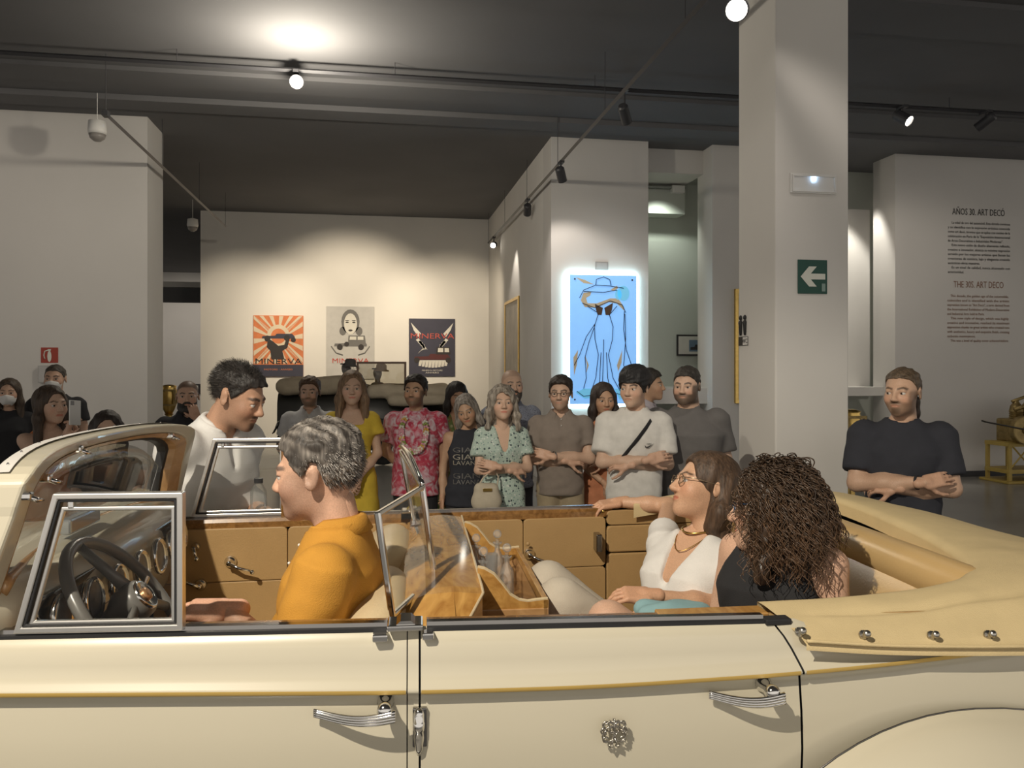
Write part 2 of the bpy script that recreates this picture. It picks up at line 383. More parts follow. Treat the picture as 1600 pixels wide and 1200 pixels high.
# monogram crest on the rear door: interlaced scrollwork
cc = car(958, 1141, y=-.035); m = MB(); S = .030
def sc(pts, r=.0020): m.tube([(cc.x + p[0] * S, cc.y - .008 - .003 * (k % 2), cc.z + p[1] * S) for k, p in enumerate(pts)], r, 6)
def arc(cx, cz, r, a0, a1, n=12, k=1.): return [(cx + r * math.cos(R(a0 + (a1 - a0) * i / n)), cz + k * r * math.sin(R(a0 + (a1 - a0) * i / n))) for i in range(n + 1)]
for sx in (-1, 1):
    f = lambda L: [(sx * p[0], p[1]) for p in L]
    sc(f(arc(.35, .25, .45, -60, 250))); sc(f(arc(.45, -.25, .4, -200, 90))); sc(f(arc(.6, .55, .22, -90, 220)))
    sc(f(arc(.15, -.1, .55, -30, 120))); sc(f([(.0, .95), (.12, .75), (.3, .8), (.45, .7)])); sc(f([(.05, -.4), (.18, -.75), (.12, -.98), (.3, -1.0), (.38, -.85)]), .0026)
    sc(f(arc(.75, .1, .2, -140, 140))); sc(f(arc(.62, -.5, .18, -120, 160)))
sc(arc(0, .15, .32, 0, 360, 18)); sc([(0, .95), (.02, .3), (-.02, -.4), (0, -.75)], .0024); sc([(-.5, .1), (0, .02), (.5, .1)])
m.build('monogram_crest', mat('aged_chrome', (.42, .39, .34), .3, 1., var=.15, scale=60), doors['near', 'r'], smooth=True)

# rear fenders, front fenders, wheels, bonnet
def fender(xc, zc_, rad, sgn, name, a0=-12, a1=192):
    P = []
    for i in range(41):
        a = R(a0 + (a1 - a0) * i / 40); row = []
        kx = 1.22 if math.cos(a) > 0 else 1.0
        for j in range(15):
            v = j / 14 * PI * .62
            rr = rad - .27 * (1 - math.cos(v)); yy = -.075 - .215 * math.sin(min(v, PI / 2)) + (.03 if v > PI / 2 else 0) * (v - PI / 2)
            row.append((xc + kx * rr * math.cos(a), yy - .02 if sgn > 0 else 1.47 - yy, zc_ + rr * math.sin(a)))
        P.append(row)
    o = MB().grid(P, 41, 15).build(name, CREAM, CAR, smooth=True)
    tr = [(p[0][0], p[0][1] + (.004 if sgn > 0 else -.004), p[0][2]) for p in P]
    MB().tube(tr, .0022, 6).build('fender_beading', DARKM, o, smooth=True)
    return o
TYRE = mat('tyre_rubber', (.03, .03, .03), .7)
def wheel(xc, y, parent):
    wl = MB().lathe([(.24, -.06), (.30, -.075), (.335, -.05), (.345, 0), (.335, .05), (.30, .075), (.24, .06)], (xc, y, .345), (0, 1, 0), 32).build('wheel', TYRE, parent, smooth=True)
    MB().lathe([(.235, -.062), (.215, -.05), (.2, -.03), (.08, -.045), (.06, -.075), (.02, -.085)], (xc, y, .345), (0, 1, 0), 28).build('wheel_disc', CREAM, wl, smooth=True)
for sgn in (1, -1):
    fender(1.22, .38, .625, sgn, 'rear_fender'); fender(-2.35, .38, .52, sgn, 'front_fender')
    for xc in (1.22, -2.35): wheel(xc, -.13 if sgn > 0 else 1.58, CAR)
    MB().box(-1.9, .72, -.22 if sgn > 0 else 1.47, -.02 if sgn > 0 else 1.67, .36, .40).build('running_board', BLACKRUB, CAR, bevel=.01)
P = []
for i in range(15):
    t = i / 14; x = -1.5 - 1.35 * t; hw = .72 - .33 * t; zt = 1.21 - .03 * t
    P.append([(x, .725 + hw * math.copysign(abs(math.cos(a)) ** .7, math.cos(a)), .55 + (zt - .55) * abs(math.sin(a)) ** .6) for a in [PI * k / 16 for k in range(17)]])
MB().grid(P, 15, 17).build('bonnet', CREAM, CAR, smooth=True)
g = MB().prism([(-.3, .5), (.3, .5), (.34, 1.0), (.22, 1.22), (-.22, 1.22), (-.34, 1.0)], lambda p: (-2.85, .725 + p[0], p[1]), lambda p: (-2.97, .725 + p[0], p[1])).build('radiator_shell', CHROME, CAR, bevel=.02)
for k in range(13): MB().box(-2.985, -2.972, .725 - .26 + k * .04, .725 - .245 + k * .04, .56, 1.12).build('grille_bar', CHROME, g)
for y in (.2, 1.25): MB().lathe([(.03, .12), (.12, .05), (.13, 0), (.125, -.02), (.02, -.035)], (-2.75, y, .93), (-1, 0, 0), 24).build('headlamp', CHROME, CAR, smooth=True)
# tail of the body
P = []
for i in range(13):
    t = i / 12; x = 2.0 + .75 * t; hw = .62 * math.cos(t * 1.2) + .12; zt = 1.08 - .42 * t ** 1.8
    P.append([(x, .725 + hw * math.copysign(abs(math.cos(a)) ** .6, math.cos(a)), .5 + (zt - .5) * abs(math.sin(a)) ** .5) for a in [PI * k / 14 for k in range(15)]])
MB().grid(P, 13, 15).build('boot_lid', CREAM, CAR, smooth=True)

# cowl top and windscreen
P = [[(-1.55 + .58 * i / 8, .05 + 1.35 * j / 12, 1.195 + .035 * math.sin(PI * j / 12) - .01 * (1 - i / 8)) for j in range(13)] for i in range(9)]
MB().grid(P, 9, 13).build('scuttle', CREAM, CAR, smooth=True)
def wsx(z, y=.745): return -.862 - (1.48 - z) * .28 - .085 * max(0, 1 - ((y - .745) / .63) ** 2)
def rounded(pts, r, n=5):
    out = []; N = len(pts)
    for i in range(N):
        p, a, b = Vector(pts[i]), Vector(pts[i - 1]), Vector(pts[(i + 1) % N])
        u = (a - p); v = (b - p); q = min(r, u.length * .45, v.length * .45); u.normalize(); v.normalize()
        s0, s1 = p + u * q, p + v * q
        for k in range(n + 1):
            t = k / n; out.append(tuple(s0 * (1 - t) ** 2 + p * 2 * t * (1 - t) + s1 * t * t))
    return out
# windscreen: loops share one parameter so the frame, surround, seal and glass nest
def ws_loop(y0, y1, zb, zc_, zt, sl, n=22):
    pts = []
    for i in range(5): t = i / 4; pts.append((y0 - sl + sl * t, zb + (zc_ - .05 - zb) * t))
    for i in range(n + 1):
        t = i / n; e = 1 - abs(2 * t - 1) ** 3.2; pts.append((y0 + (y1 - y0) * (.5 - .5 * math.cos(PI * t)), zc_ + (zt - zc_) * e - (.03 if i in (0, n) else 0)))
    for i in range(5): t = i / 4; pts.append((y1 + sl * t, zc_ - .05 - (zc_ - .05 - zb) * t))
    m = 14
    for i in range(1, m): pts.append((y1 + sl - (y1 - y0 + 2 * sl) * i / m, zb))
    return pts
outer = ws_loop(.085, 1.405, 1.19, 1.487, 1.562, .045); mid = ws_loop(.155, 1.335, 1.215, 1.455, 1.534, .045); inner = ws_loop(.205, 1.285, 1.262, 1.435, 1.524, .03); glz = ws_loop(.215, 1.275, 1.272, 1.428, 1.516, .03)
f3 = lambda L, dx: [(wsx(p[1], p[0]) + dx, p[0], p[1]) for p in L]
wf = MB().ring(f3(outer, .040), f3(mid, .046), f3(outer, -.045), f3(mid, -.03)).build('windscreen_frame', CREAM, CAR, smooth=False, bevel=.01, seg=3)
MB().ring(f3(mid, .044), f3(inner, .036), f3(mid, .0), f3(inner, .0)).build('wood_surround', WOODL, wf)
MB().ring(f3(inner, .012), f3(glz, .010), f3(inner, -.02), f3(glz, -.02)).build('windscreen_seal', BLACKRUB, wf)
gp_ = []
for i in range(17):
    y = .222 + (1.268 - .222) * i / 16; e = 1 - abs(2 * i / 16 - 1) ** 3.2; zt = 1.40 + .114 * e
    gp_.append([(wsx(1.27 + (zt - 1.27) * k / 4, y), y, 1.27 + (zt - 1.27) * k / 4) for k in range(5)])
MB().grid(gp_, 17, 5).build('windscreen_glass', GLASS, wf, smooth=True, solid=.005)
top = [p for p in outer[5:28]][2:-2]
MB().grid([[(wsx(z, y) - .046, y, z - .004), (wsx(z, y) - .034, y, z + .004), (wsx(z, y) - .008, y, z + .005)] for y, z in top], len(top), 3).build('header_strip', mat('grey_trim', (.62, .60, .57), .5), wf, smooth=True)
for k in range(1, len(top) - 1, 2):
    y, z = top[k]; MB().sphere((wsx(z, y) - .022, y, z + .006), .0032, 8).build('stud', CHROME, wf)
for y, z in ((.105, 1.474), (.27, 1.490), (.50, 1.535), (1.20, 1.510)):
    x = wsx(z, y) + .034
    l = MB().box(x - .03, x + .022, y - .011, y + .011, z - .006, z + .012).build('roof_latch', CHROME, wf, bevel=.005)
    MB().tube([(x + .014, y, z), (x + .028, y + .008, z - .008), (x + .034, y + .024, z - .010)], [.006, .006, .003], 8).build('latch_lever', CHROME, l, smooth=True)

SATIN = mat('satin_chrome', (.85, .83, .79), .34, 1., var=.02)
# quarter lights (front vent windows), near and far
def loop_frame(pts, wd, dep, y, name, mtl, parent):
    p2 = [Vector(p) for p in pts]; N = len(p2)
    def ins(d):
        out = []
        for i in range(N):
            a, p, b = p2[i - 1], p2[i], p2[(i + 1) % N]
            t0 = (p - a).normalized(); t1 = (b - p).normalized(); n0 = Vector((-t0.y, t0.x)); n1 = Vector((-t1.y, t1.x))
            bis = (n0 + n1).normalized(); out.append(p + bis * (d / max(.3, bis.dot(n0))))
        return out
    area = sum(p2[i].x * p2[(i + 1) % N].y - p2[(i + 1) % N].x * p2[i].y for i in range(N))
    q = ins(wd if area > 0 else -wd)
    yy = lambda p, d: (p[0], (y(p[0]) if callable(y) else y) + d, p[1])
    o = MB().ring([yy(p, -dep / 2) for p in p2], [yy(p, -dep / 2) for p in q], [yy(p, dep / 2) for p in p2], [yy(p, dep / 2) for p in q]).build(name, mtl, parent, bevel=.0025)
    return o, q
for sgn in (1, -1):
    Y = (lambda x: side_y(x) + .035) if sgn > 0 else (lambda x: 1.45 - side_y(x) - .035)
    fr, q = loop_frame([(-.828, 1.195), (-.483, 1.195), (-.483, 1.487), (-.748, 1.487)], .013, .026, Y, 'vent_window', SATIN, CAR)
    loop_frame([tuple(p) for p in q], .006, .02, Y, 'vent_seal', BLACKRUB, fr)
    f2, q2 = loop_frame([(-.800, 1.210), (-.500, 1.210), (-.500, 1.458), (-.734, 1.458)], .009, .012, Y, 'vent_sash', SATIN, fr)
    qq = rounded([tuple(p) for p in q2], .02)
    MB().prism(qq, lambda p: (p[0], Y(p[0]) - .002, p[1]), lambda p: (p[0], Y(p[0]) + .002, p[1])).build('vent_glass', GLASS, fr)
    MB().box(-.720, -.708, Y(-.71) - .008, Y(-.71) + .008, 1.455, 1.474).build('vent_pivot', CHROME, fr, bevel=.002)
    if sgn < 0:
        MB().box(-.500, -.478, Y(-.49) - .035, Y(-.49) - .012, 1.19, 1.487).build('window_post', WOODT, fr, bevel=.004)

# inner door trims on the far side and near side
def trim_panel(xa, xb, z0, z1, sgn, name, parent, mtl=LEATHER, d=.10, t=.02, b=.006):
    y0 = (lambda x, k: side_y(x) + d - k) if sgn > 0 else (lambda x, k: 1.45 - side_y(x) - d + k)
    n = 8; m = MB()
    out0 = rounded([(xa, z0), (xb, z0), (xb, z1), (xa, z1)], .02, 3)
    m.prism(out0, lambda p: (p[0], y0(p[0], 0), p[1]), lambda p: (p[0], y0(p[0], t), p[1]))
    return m.build(name, mtl, parent, bevel=b * .5)
for sgn, nm in ((-1, 'far'), (1, 'near')):
    for key, secs in (('f', ((-.94, -.472), (-.470, -.03))), ('r', ((.04, .414), (.416, .746)))):
        for xa, xb in secs:
            for z0, z1 in ((.968, 1.162), (.60, .966)):
                trim_panel(xa, xb, z0, z1, sgn, 'trim_panel', doors[nm, key])
    for z0, z1 in ((1.02, 1.125), (.60, 1.015)):
        trim_panel(.750, 1.42, z0, z1, sgn, 'quarter_pad', CAR, LEATHER, .10, .02, .01)
    trim_panel(.750, 1.42, 1.128, 1.185, sgn, 'quarter_flap', CAR, LEATHER, .10, .02, .006)
def crank(px, py, dx, dz, parent, s=1.):
    p = car(px, py, y=1.45 - side_y(0) - .12); yb = 1.45 - side_y(p.x) - .10
    o = MB().lathe([(.022 * s, 0), (.022 * s, .006), (.017 * s, .012), (.010 * s, .020), (.010 * s, .034), (.006, .038)], (p.x, yb, p.z), (0, -1, 0), 18).build('window_crank', CHROME, parent, smooth=True)
    MB().tube([(p.x, yb - .032, p.z), (p.x + dx * .4, yb - .040, p.z + dz * .5), (p.x + dx, yb - .036, p.z + dz)], [.008, .006, .005], 8).build('crank_arm', CHROME, o, smooth=True)
    MB().sphere((p.x + dx, yb - .045, p.z + dz), .009, 10).build('crank_knob', CHROME, o, smooth=True)
crank(309, 852, .012, -.035, doors['far', 'f'], .7); crank(362, 876, .085, -.03, doors['far', 'f']); crank(316, 911, -.06, .025, doors['far', 'f'])
crank(829, 869, .075, -.028, doors['far', 'r'])
for px, py in ((352, 938), (826, 852)):
    p = car(px, py, y=1.33); MB().sphere((p.x, 1.45 - side_y(p.x) - .122, p.z), .008, 8, (1, .4, 1)).build('trim_button', LEATHER, doors['far', 'f' if px < 600 else 'r'], smooth=True)
for px, py in ((934, 845),):
    p = car(px, py, y=1.36); MB().box(p.x - .012, p.x + .012, 1.33, 1.39, p.z - .04, p.z + .03).build('door_striker', DARKM, CAR, bevel=.004)
for px in (945, 1033, 1100):
    p = car(px, 801, y=1.34); MB().sphere((p.x, 1.45 - side_y(p.x) - .122, p.z), .007, 8, (1, .5, 1)).build('snap_stud', BRASS, CAR, smooth=True)
# floor and firewall
MB().box(-1.45, 1.9, .06, 1.39, .42, .46).build('cabin_floor', mat('carpet', (.22, .15, .08), .95, var=.1, bump=.3, bscale=300), CAR)
MB().box(-1.5, -1.42, .06, 1.39, .42, 1.2).build('firewall', BLACKRUB, CAR)

# dashboard
dash = MB()
P = []
for j in range(21):
    y = .06 + 1.33 * j / 20; bow = .05 * math.sin(PI * j / 20)
    P.append([(-1.02 + bow * .2, y, 1.305), (-.96 + bow, y, 1.295), (-.90 + bow, y, 1.275), (-.865 + bow, y, 1.24), (-.86 + bow, y, 1.19), (-.90 + bow, y, .98), (-.96, y, .93)])
dash.grid(P, 21, 7); D = dash.build('dashboard', CREAM, CAR, smooth=True)
pan = MB().prism(rounded([(.16, 1.115), (1.28, 1.115), (1.28, 1.235), (.16, 1.235)], .04), lambda p: (-.852 + .05 * math.sin(PI * (p[0] - .06) / 1.33), p[0], p[1]), lambda p: (-.838 + .05 * math.sin(PI * (p[0] - .06) / 1.33), p[0], p[1])).build('gauge_panel', DARKM, D, bevel=.004)
GREYM = mat('grey_bakelite', (.15, .145, .135), .3, var=.03)
for k, y in enumerate((.24, .38, .52, .68, .84, 1.0, 1.14)):
    x = -.832 + .05 * math.sin(PI * (y - .06) / 1.33); r = .052 if k < 5 else .045
    gq = MB().lathe([(r, 0), (r + .004, .012), (r - .003, .018), (r - .008, .010), (.004, .008)], (x, y, 1.175), (1, 0, .1), 24).build('gauge', CHROME, pan, smooth=True)
    MB().lathe([(r - .009, .0), (.002, .002)], (x + .0105, y, 1.176), (1, 0, .1), 20).build('gauge_face', mat('gauge_face', (.10, .10, .11), .3, var=.3, scale=60), gq)
MB().tube([(wsx(1.27, .13 + 1.23 * i / 20) + .045, .13 + 1.23 * i / 20, 1.272 + .012 * math.sin(PI * i / 20)) for i in range(21)], .020, 8, flat=.6).build('wood_capping', WOODL, D, smooth=True)
mr = MB().box(-.93, -.90, .52, .72, 1.308, 1.35).build('mirror', mat('mirror_glass', (.45, .47, .48), .1, .6), D, bevel=.006)
# steering wheel
SW = empty('steering_wheel', parent=CAR); hubp = car(215, 938, y=.42); axv = Vector((.80, 0, .60)).normalized(); u = Vector((0, 1, 0)); v = axv.cross(u)
WR = .205
rimp = [hubp - axv * .03 + (u * math.cos(2 * PI * k / 40) + v * math.sin(2 * PI * k / 40)) * WR for k in range(41)]
MB().tube(rimp, .0155, 10, cap=False).build('rim', GREYM, SW, smooth=True)
MB().lathe([(.012, -.16), (.03, -.07), (.05, -.04), (.052, .0), (.048, .018), (.03, .026), (.004, .028)], hubp, axv, 24).build('hub', GREYM, SW, smooth=True)
MB().lathe([(.040, .0), (.041, .027), (.037, .030), (.034, .027)], hubp, axv, 24).build('hub_ring', CHROME, SW, smooth=True)
MB().lathe([(.018, .020), (.017, .032), (.004, .034)], hubp, axv, 16).build('hub_badge', mat('badge_copper', (.50, .28, .14), .35, .6, var=.5, scale=120), SW, smooth=True)
for an in (200, 340, 90):
    dv = u * math.cos(R(an)) + v * math.sin(R(an))
    MB().tube([hubp + dv * .03, hubp + dv * .1 - axv * .012, hubp + dv * WR - axv * .03], [.020, .014, .013], 8, flat=.6).build('spoke', GREYM, SW, smooth=True)
MB().tube([hubp - axv * .05, hubp - axv * .5], .022, 10).build('column', CREAM, SW, smooth=True)
MB().tube([hubp + u * .05 - axv * .02, hubp + u * .15 + v * .03 - axv * .01], [.006, .008], 8).build('indicator_stalk', CHROME, SW, smooth=True)

# front seats: rounded backs with rolled tops
def seat_back(name, y0, y1, xb, xt, z0, z1, th, mtl, rolls=0):
    P = []; n = 15
    for j in range(n):
        t = j / (n - 1); e = 1 - abs(2 * t - 1) ** 5; y = y0 + (y1 - y0) * t
        zt = z1 - .05 * (1 - e); row = []
        prof = [(0, z0), (.0, z0 + .3 * (zt - z0)), (.25, zt - .08), (.55, zt - .02), (1.0, zt), (1.35, zt - .03), (1.5, zt - .1), (1.2, z0 + .3 * (zt - z0)), (1.0, z0)]
        for a, z in prof:
            f = (z - z0) / (z1 - z0); x = xb + (xt - xb) * f + th * (a - .5) * (.55 + .45 * e)
            row.append((x, y, z))
        P.append(row)
    m = MB().grid(P, n, 9)
    for j in (0, n - 1): m.add(P[j], [tuple(range(9))])
    o = m.build(name, mtl, CAR, smooth=True); o.modifiers.new('sub', 'SUBSURF').render_levels = 2; o.modifiers['sub'].levels = 2
    return o
for y0, y1 in ((.13, .70), (.74, 1.32)):
    seat_back('front_seat_back', y0, y1, -.28, -.14, .62, 1.20, .16, LEATHER2)
    MB().tube([(-.105, y0 + .08, .8), (-.075, y0 + .10, 1.10), (-.085, (y0 + y1) / 2, 1.17), (-.075, y1 - .10, 1.10), (-.105, y1 - .08, .8)], .006, 6).build('seat_piping', LEATHER, CAR, smooth=True)
def cushion(name, x0, x1, y0, y1, z0, z1, mtl, parent=CAR, r=.05):
    o = MB().box(x0, x1, y0, y1, z0, z1).build(name, mtl, parent, smooth=True, bevel=r, seg=5); return o
cushion('front_seat_cushion', -.82, -.26, .13, 1.32, .60, .76, LEATHER2)
# cocktail cabinet behind the front seats
cab = MB()
prof = [(-.055, .6), (-.055, 1.12), (-.03, 1.165), (.03, 1.187), (.10, 1.192), (.172, 1.185), (.172, 1.05), (.172, .6)]
rows = []
for y, dz, sx in ((.12, -.062, .0), (.30, -.004, 0), (.34, 0, 0), (1.34, 0, 0)):
    rows.append([(x - (.075 if y < .2 and x > .1 else 0), y, z + (dz if z > 1.0 else 0)) for x, z in prof])
cab.grid(rows, 4, 8); cab.add(rows[0], [tuple(range(8))]); cab.add(rows[3], [tuple(range(8))])
CB = cab.build('cocktail_cabinet', BURL, CAR)
MB().tube([(.10, .12, 1.125), (.174, .30, 1.183), (.174, .34, 1.187), (.174, 1.34, 1.187)], .0035, 6).build('edge_trim', LEATHER2, CB)
MB().tube([(.10, .118, 1.125), (.03, .118, 1.125), (-.03, .118, 1.10)], .0045, 6).build('end_trim', WOODT, CB)
for (ya, yb, xa, xb, z0, z1) in ((.46, .475, .05, .365, .66, 1.09), (1.105, 1.12, .05, .365, .66, 1.09), (.46, 1.12, .352, .367, .66, 1.09)):
    MB().box(xa, xb, ya, yb, z0, z1).build('cabinet_board', WOODL, CB, bevel=.002)
MB().box(.17, .36, .47, 1.11, .985, .995).build('tray_floor', WOODT, CB)
MB().ring([(.366, .56, .70), (.366, 1.02, .70), (.366, 1.02, 1.0), (.366, .56, 1.0)], [(.366, .575, .715), (.366, 1.005, .715), (.366, 1.005, .985), (.366, .575, .985)], [(.369, .56, .70), (.369, 1.02, .70), (.369, 1.02, 1.0), (.369, .56, 1.0)], [(.369, .575, .715), (.369, 1.005, .715), (.369, 1.005, .985), (.369, .575, .985)]).build('inlay', WOODT, CB)
MB().ring([(.10, .459, .80), (.32, .459, .80), (.33, .459, 1.03), (.13, .459, .99)], [(.11, .459, .81), (.31, .459, .81), (.318, .459, 1.015), (.138, .459, .98)], [(.10, .456, .80), (.32, .456, .80), (.33, .456, 1.03), (.13, .456, .99)], [(.11, .456, .81), (.31, .456, .81), (.318, .456, 1.015), (.138, .456, .98)]).build('inlay', WOODT, CB)
cut = [(.172, 1.205), (.19, 1.20), (.215, 1.185), (.24, 1.155), (.26, 1.128), (.285, 1.112), (.31, 1.107), (.335, 1.110), (.366, 1.112), (.366, 1.08), (.172, 1.0)]
for y in (.464, 1.105):
    MB().prism(cut, lambda p: (p[0], y, p[1]), lambda p: (p[0], y + .012, p[1])).build('tray_side', BURL, CB)
    MB().tube([(p[0], y + .006, p[1]) for p in cut[:9]], .0065, 6).build('tray_edge', LEATHER2, CB)
MB().box(.352, .368, .464, 1.117, 1.08, 1.113).build('tray_front', BURL, CB, bevel=.002)
# dividing windscreen behind the front seats: wing and main pane in chrome frames
def pane(name, c4, wd, parent):
    c4 = [Vector(p) for p in c4]; n = (c4[1] - c4[0]).cross(c4[3] - c4[0]).normalized() * .008; ce = sum(c4, Vector()) / 4
    ins = []
    for i in range(4):
        a, p, b = c4[i - 1], c4[i], c4[(i + 1) % 4]; ins.append(p + ((a - p).normalized() + (b - p).normalized()) * wd)
    o = MB().ring([p + n for p in c4], [p + n for p in ins], [p - n for p in c4], [p - n for p in ins]).build(name, CHROME, parent, bevel=.004)
    m = MB(); m.add([p + n * .2 for p in ins] + [p - n * .2 for p in ins], [(0, 1, 2, 3), (7, 6, 5, 4)]); m.build('pane_glass', GLASS, o)
    return o
W0, W1, W2, W3 = car(612, 968, y=.17), car(680, 905, y=.53), car(660, 757, y=.53), car(588, 800, y=.17)
dw = pane('divider_wing', [W0, W1, W2, W3], .013, CAR)
M1, M2 = car(648, 800, y=1.28), car(626, 702, y=1.28)
M1.z = 1.17; ms = MB()
topc = [W2.lerp(M2, t) + Vector((-.0, 0, .022 * math.sin(PI * t) + .012 * t)) for t in [i / 10 for i in range(11)]]
dm = pane('divider_pane', [W1, M1, M2, W2], .013, CAR)
MB().tube(topc, .008, 8).build('arched_top_rail', CHROME, dm, smooth=True)
MB().box(-.02, .05, 1.18, 1.32, 1.165, 1.185).build('divider_bracket', CHROME, dm, bevel=.005)

# rear seat
seat_back('rear_seat_back', .12, 1.33, 1.26, 1.45, .60, 1.205, .20, mat('tan_leather_smooth', (.56, .38, .17), .33, var=.04, bump=.06, bscale=140))
cushion('rear_seat_cushion', .72, 1.32, .12, 1.33, .58, .76, LEATHER)
MB().tube([(1.46, .15, 1.160), (1.46, .17, 1.160), (1.46, 1.30, 1.160), (1.46, 1.32, 1.160)], [.045, .066, .066, .045], 20).build('seat_roll', MATS['tan_leather_smooth'], CAR, smooth=True, bevel=.01)
0 and MB().tube([(1.545, .55, 1.222), (1.46, .45, 1.226), (1.33, .42, 1.205), (1.25, .40, 1.17)], [.003] * 4, 6).build('seat_seam', LEATHER, CAR, smooth=True)
# inner bulwark around the rear seat, near side wood sill
MB().box(.55, .80, side_y(.7) + .053, side_y(.7) + .11, 1.186, 1.197).build('sill_capping', BURL, CAR, bevel=.003)
MB().box(.775, .835, side_y(.8) + .018, side_y(.8) + .05, 1.180, 1.194).build('belt_end', BLACKRUB, CAR, bevel=.003)

# folded hood under its canvas boot
I = [(0, (.775, .075, 1.205)), (.12, (1.0, .10, 1.200)), (.25, (1.26, .135, 1.205)), (.34, (1.42, .19, 1.215)), (.42, (1.52, .36, 1.215)), (.55, (1.58, .62, 1.225)), (.7, (1.58, 1.0, 1.25)), (.8, (1.53, 1.26, 1.27)), (.9, (1.25, 1.36, 1.27)), (1, (.80, 1.37, 1.20))]
O = [(0, (.825, -.066, 1.158)), (.12, (1.03, -.080, 1.142)), (.25, (1.30, -.098, 1.136)), (.34, (1.62, -.10, 1.130)), (.42, (2.05, -.02, 1.08)), (.55, (2.62, .30, .92)), (.7, (2.74, .95, .86)), (.8, (2.40, 1.45, .90)), (.9, (1.7, 1.56, 1.15)), (1, (.80, 1.50, 1.16))]
def cv(L, u):
    ks = [l[0] for l in L]; return Vector([float(np.interp(u, ks, [l[1][i] for l in L])) for i in range(3)])
def cvs(L, u): return sum((cv(L, min(1, max(0, u + d))) for d in (-.04, -.02, 0, .02, .04)), Vector()) / 5
rn = np.random.default_rng(3); ph = rn.uniform(0, 6, 8)
P = []; NU, NV = 111, 31
for i in range(NU):
    uu = i / (NU - 1); a, b = cvs(I, uu), cvs(O, uu); row = []
    hgt = interp(uu, [(0, .006), (.2, .016), (.32, .04), (.45, .07), (.6, .085), (.8, .07), (.92, .045), (1, .02)])
    for j in range(NV):
        v = j / (NV - 1); p = a.lerp(b, v)
        p.z += hgt * math.sin(PI * v ** .75) * (1 if v < .98 else 1)
        wv = math.sin(uu * 46 + v * 7 + ph[0]) * .35 + math.sin(uu * 21 - v * 12 + ph[1]) * .5 + math.sin(uu * 70 + v * 3 + 2 * math.sin(v * 6)) * .25
        p.z += .007 * wv * math.sin(PI * v) * min(1, hgt / .05)
        # tucked fold running along the near side
        fold = math.exp(-((v - .42 - .3 * max(0, uu - .25)) / .05) ** 2) * interp(uu, [(.03, 0), (.1, .006), (.35, .010), (.6, 0)])
        p.z -= fold; p.y -= fold * .6
        if v > .9: p.z -= (v - .9) * .05
        row.append(p)
    rim = [row[0] + Vector((.0, 0, -.05)), row[0] + Vector((0, 0, -.012))]
    P.append(rim + row + [row[-1] + Vector((0, 0, -.012))])
HB = MB().grid(P, NU, NV + 3).build('hood_cover', CLOTH, CAR, smooth=True)
hem = [cvs(O, i / 60) + Vector((0, -.003 if i < 30 else .003, .004)) for i in range(61)]
MB().tube(hem, .004, 6).build('cover_hem', CLOTH, HB, smooth=True)
for px in (1246, 1361, 1469, 1563):
    best = min(range(200), key=lambda i: abs((lambda q: CX + F * ((CARM @ q).dot(rtv)) / ((CARM @ q).dot(fwv)))(cvs(O, i / 400)) - px))
    q = cvs(O, best / 400).lerp(cvs(I, best / 400), .12); q.z += .012
    s_ = MB().lathe([(.011, -.004), (.010, .001), (.006, .003), (.006, .010), (.0085, .013), (.007, .018), (.002, .020)], q, (0, -.9, .45), 14).build('cover_stud', mat('steel_stud', (.5, .48, .44), .3, 1.), HB, smooth=True)

# decanters in the cabinet tray: things of their own
def decanter(px, py, y, h, kind, label):
    p = car(px, py, y=y); w_ = CARM @ Vector((p.x, p.y, .996)); o = empty('glass_decanter' if kind else 'drinking_glass', w_)
    if kind:
        tag(o, label, 'decanter', 'crystal ware in the cocktail cabinet')
        MB().lathe([(.018, 0), (.023, .004), (.023, h * .5), (.018, h * .58), (.009, h * .66), (.009, h * .74), (.017, h * .78), (.016, h * .785), (.006, h * .74), (.006, h * .6), (.018, h * .45), (.019, .012)], (0, 0, 0), (0, 0, 1), 14).build('bottle_body', DGLASS, o, smooth=True)
        st = MB(); st.lathe([(.005, h * .7), (.005, h * .82), (.008, h * .83)], (0, 0, 0), (0, 0, 1), 10); st.sphere((0, 0, h * .92), .015, 12); st.build('stopper', DGLASS, o, smooth=True)
    else:
        tag(o, label, 'glass', 'small tumblers in the cocktail cabinet')
        MB().lathe([(.015, 0), (.021, h), (.019, h), (.014, .006)], (0, 0, 0), (0, 0, 1), 14).build('glass_wall', DGLASS, o, smooth=True)
        MB().lathe([(.0145, .0005), (.0145, .006)], (0, 0, 0), (0, 0, 1), 12).build('glass_foot', DGLASS, o, smooth=True)
for px, y, h, k, lb in ((744, 1.0, .192, 1, 'round stoppered crystal decanter beside the curved tray side'), (777, .98, .21, 1, 'tallest crystal decanter in the wooden cabinet tray'), (755, .72, .212, 1, 'low crystal decanter behind the cut-out tray side'), (792, .84, .192, 1, 'crystal decanter standing by the tray front'), (768, .88, .15, 0, 'tall narrow glass tumbler between the crystal decanters'), (777, .66, .11, 0, 'short glass tumbler behind the cut-out tray side')):
    decanter(px, 900, y, h, k, lb)

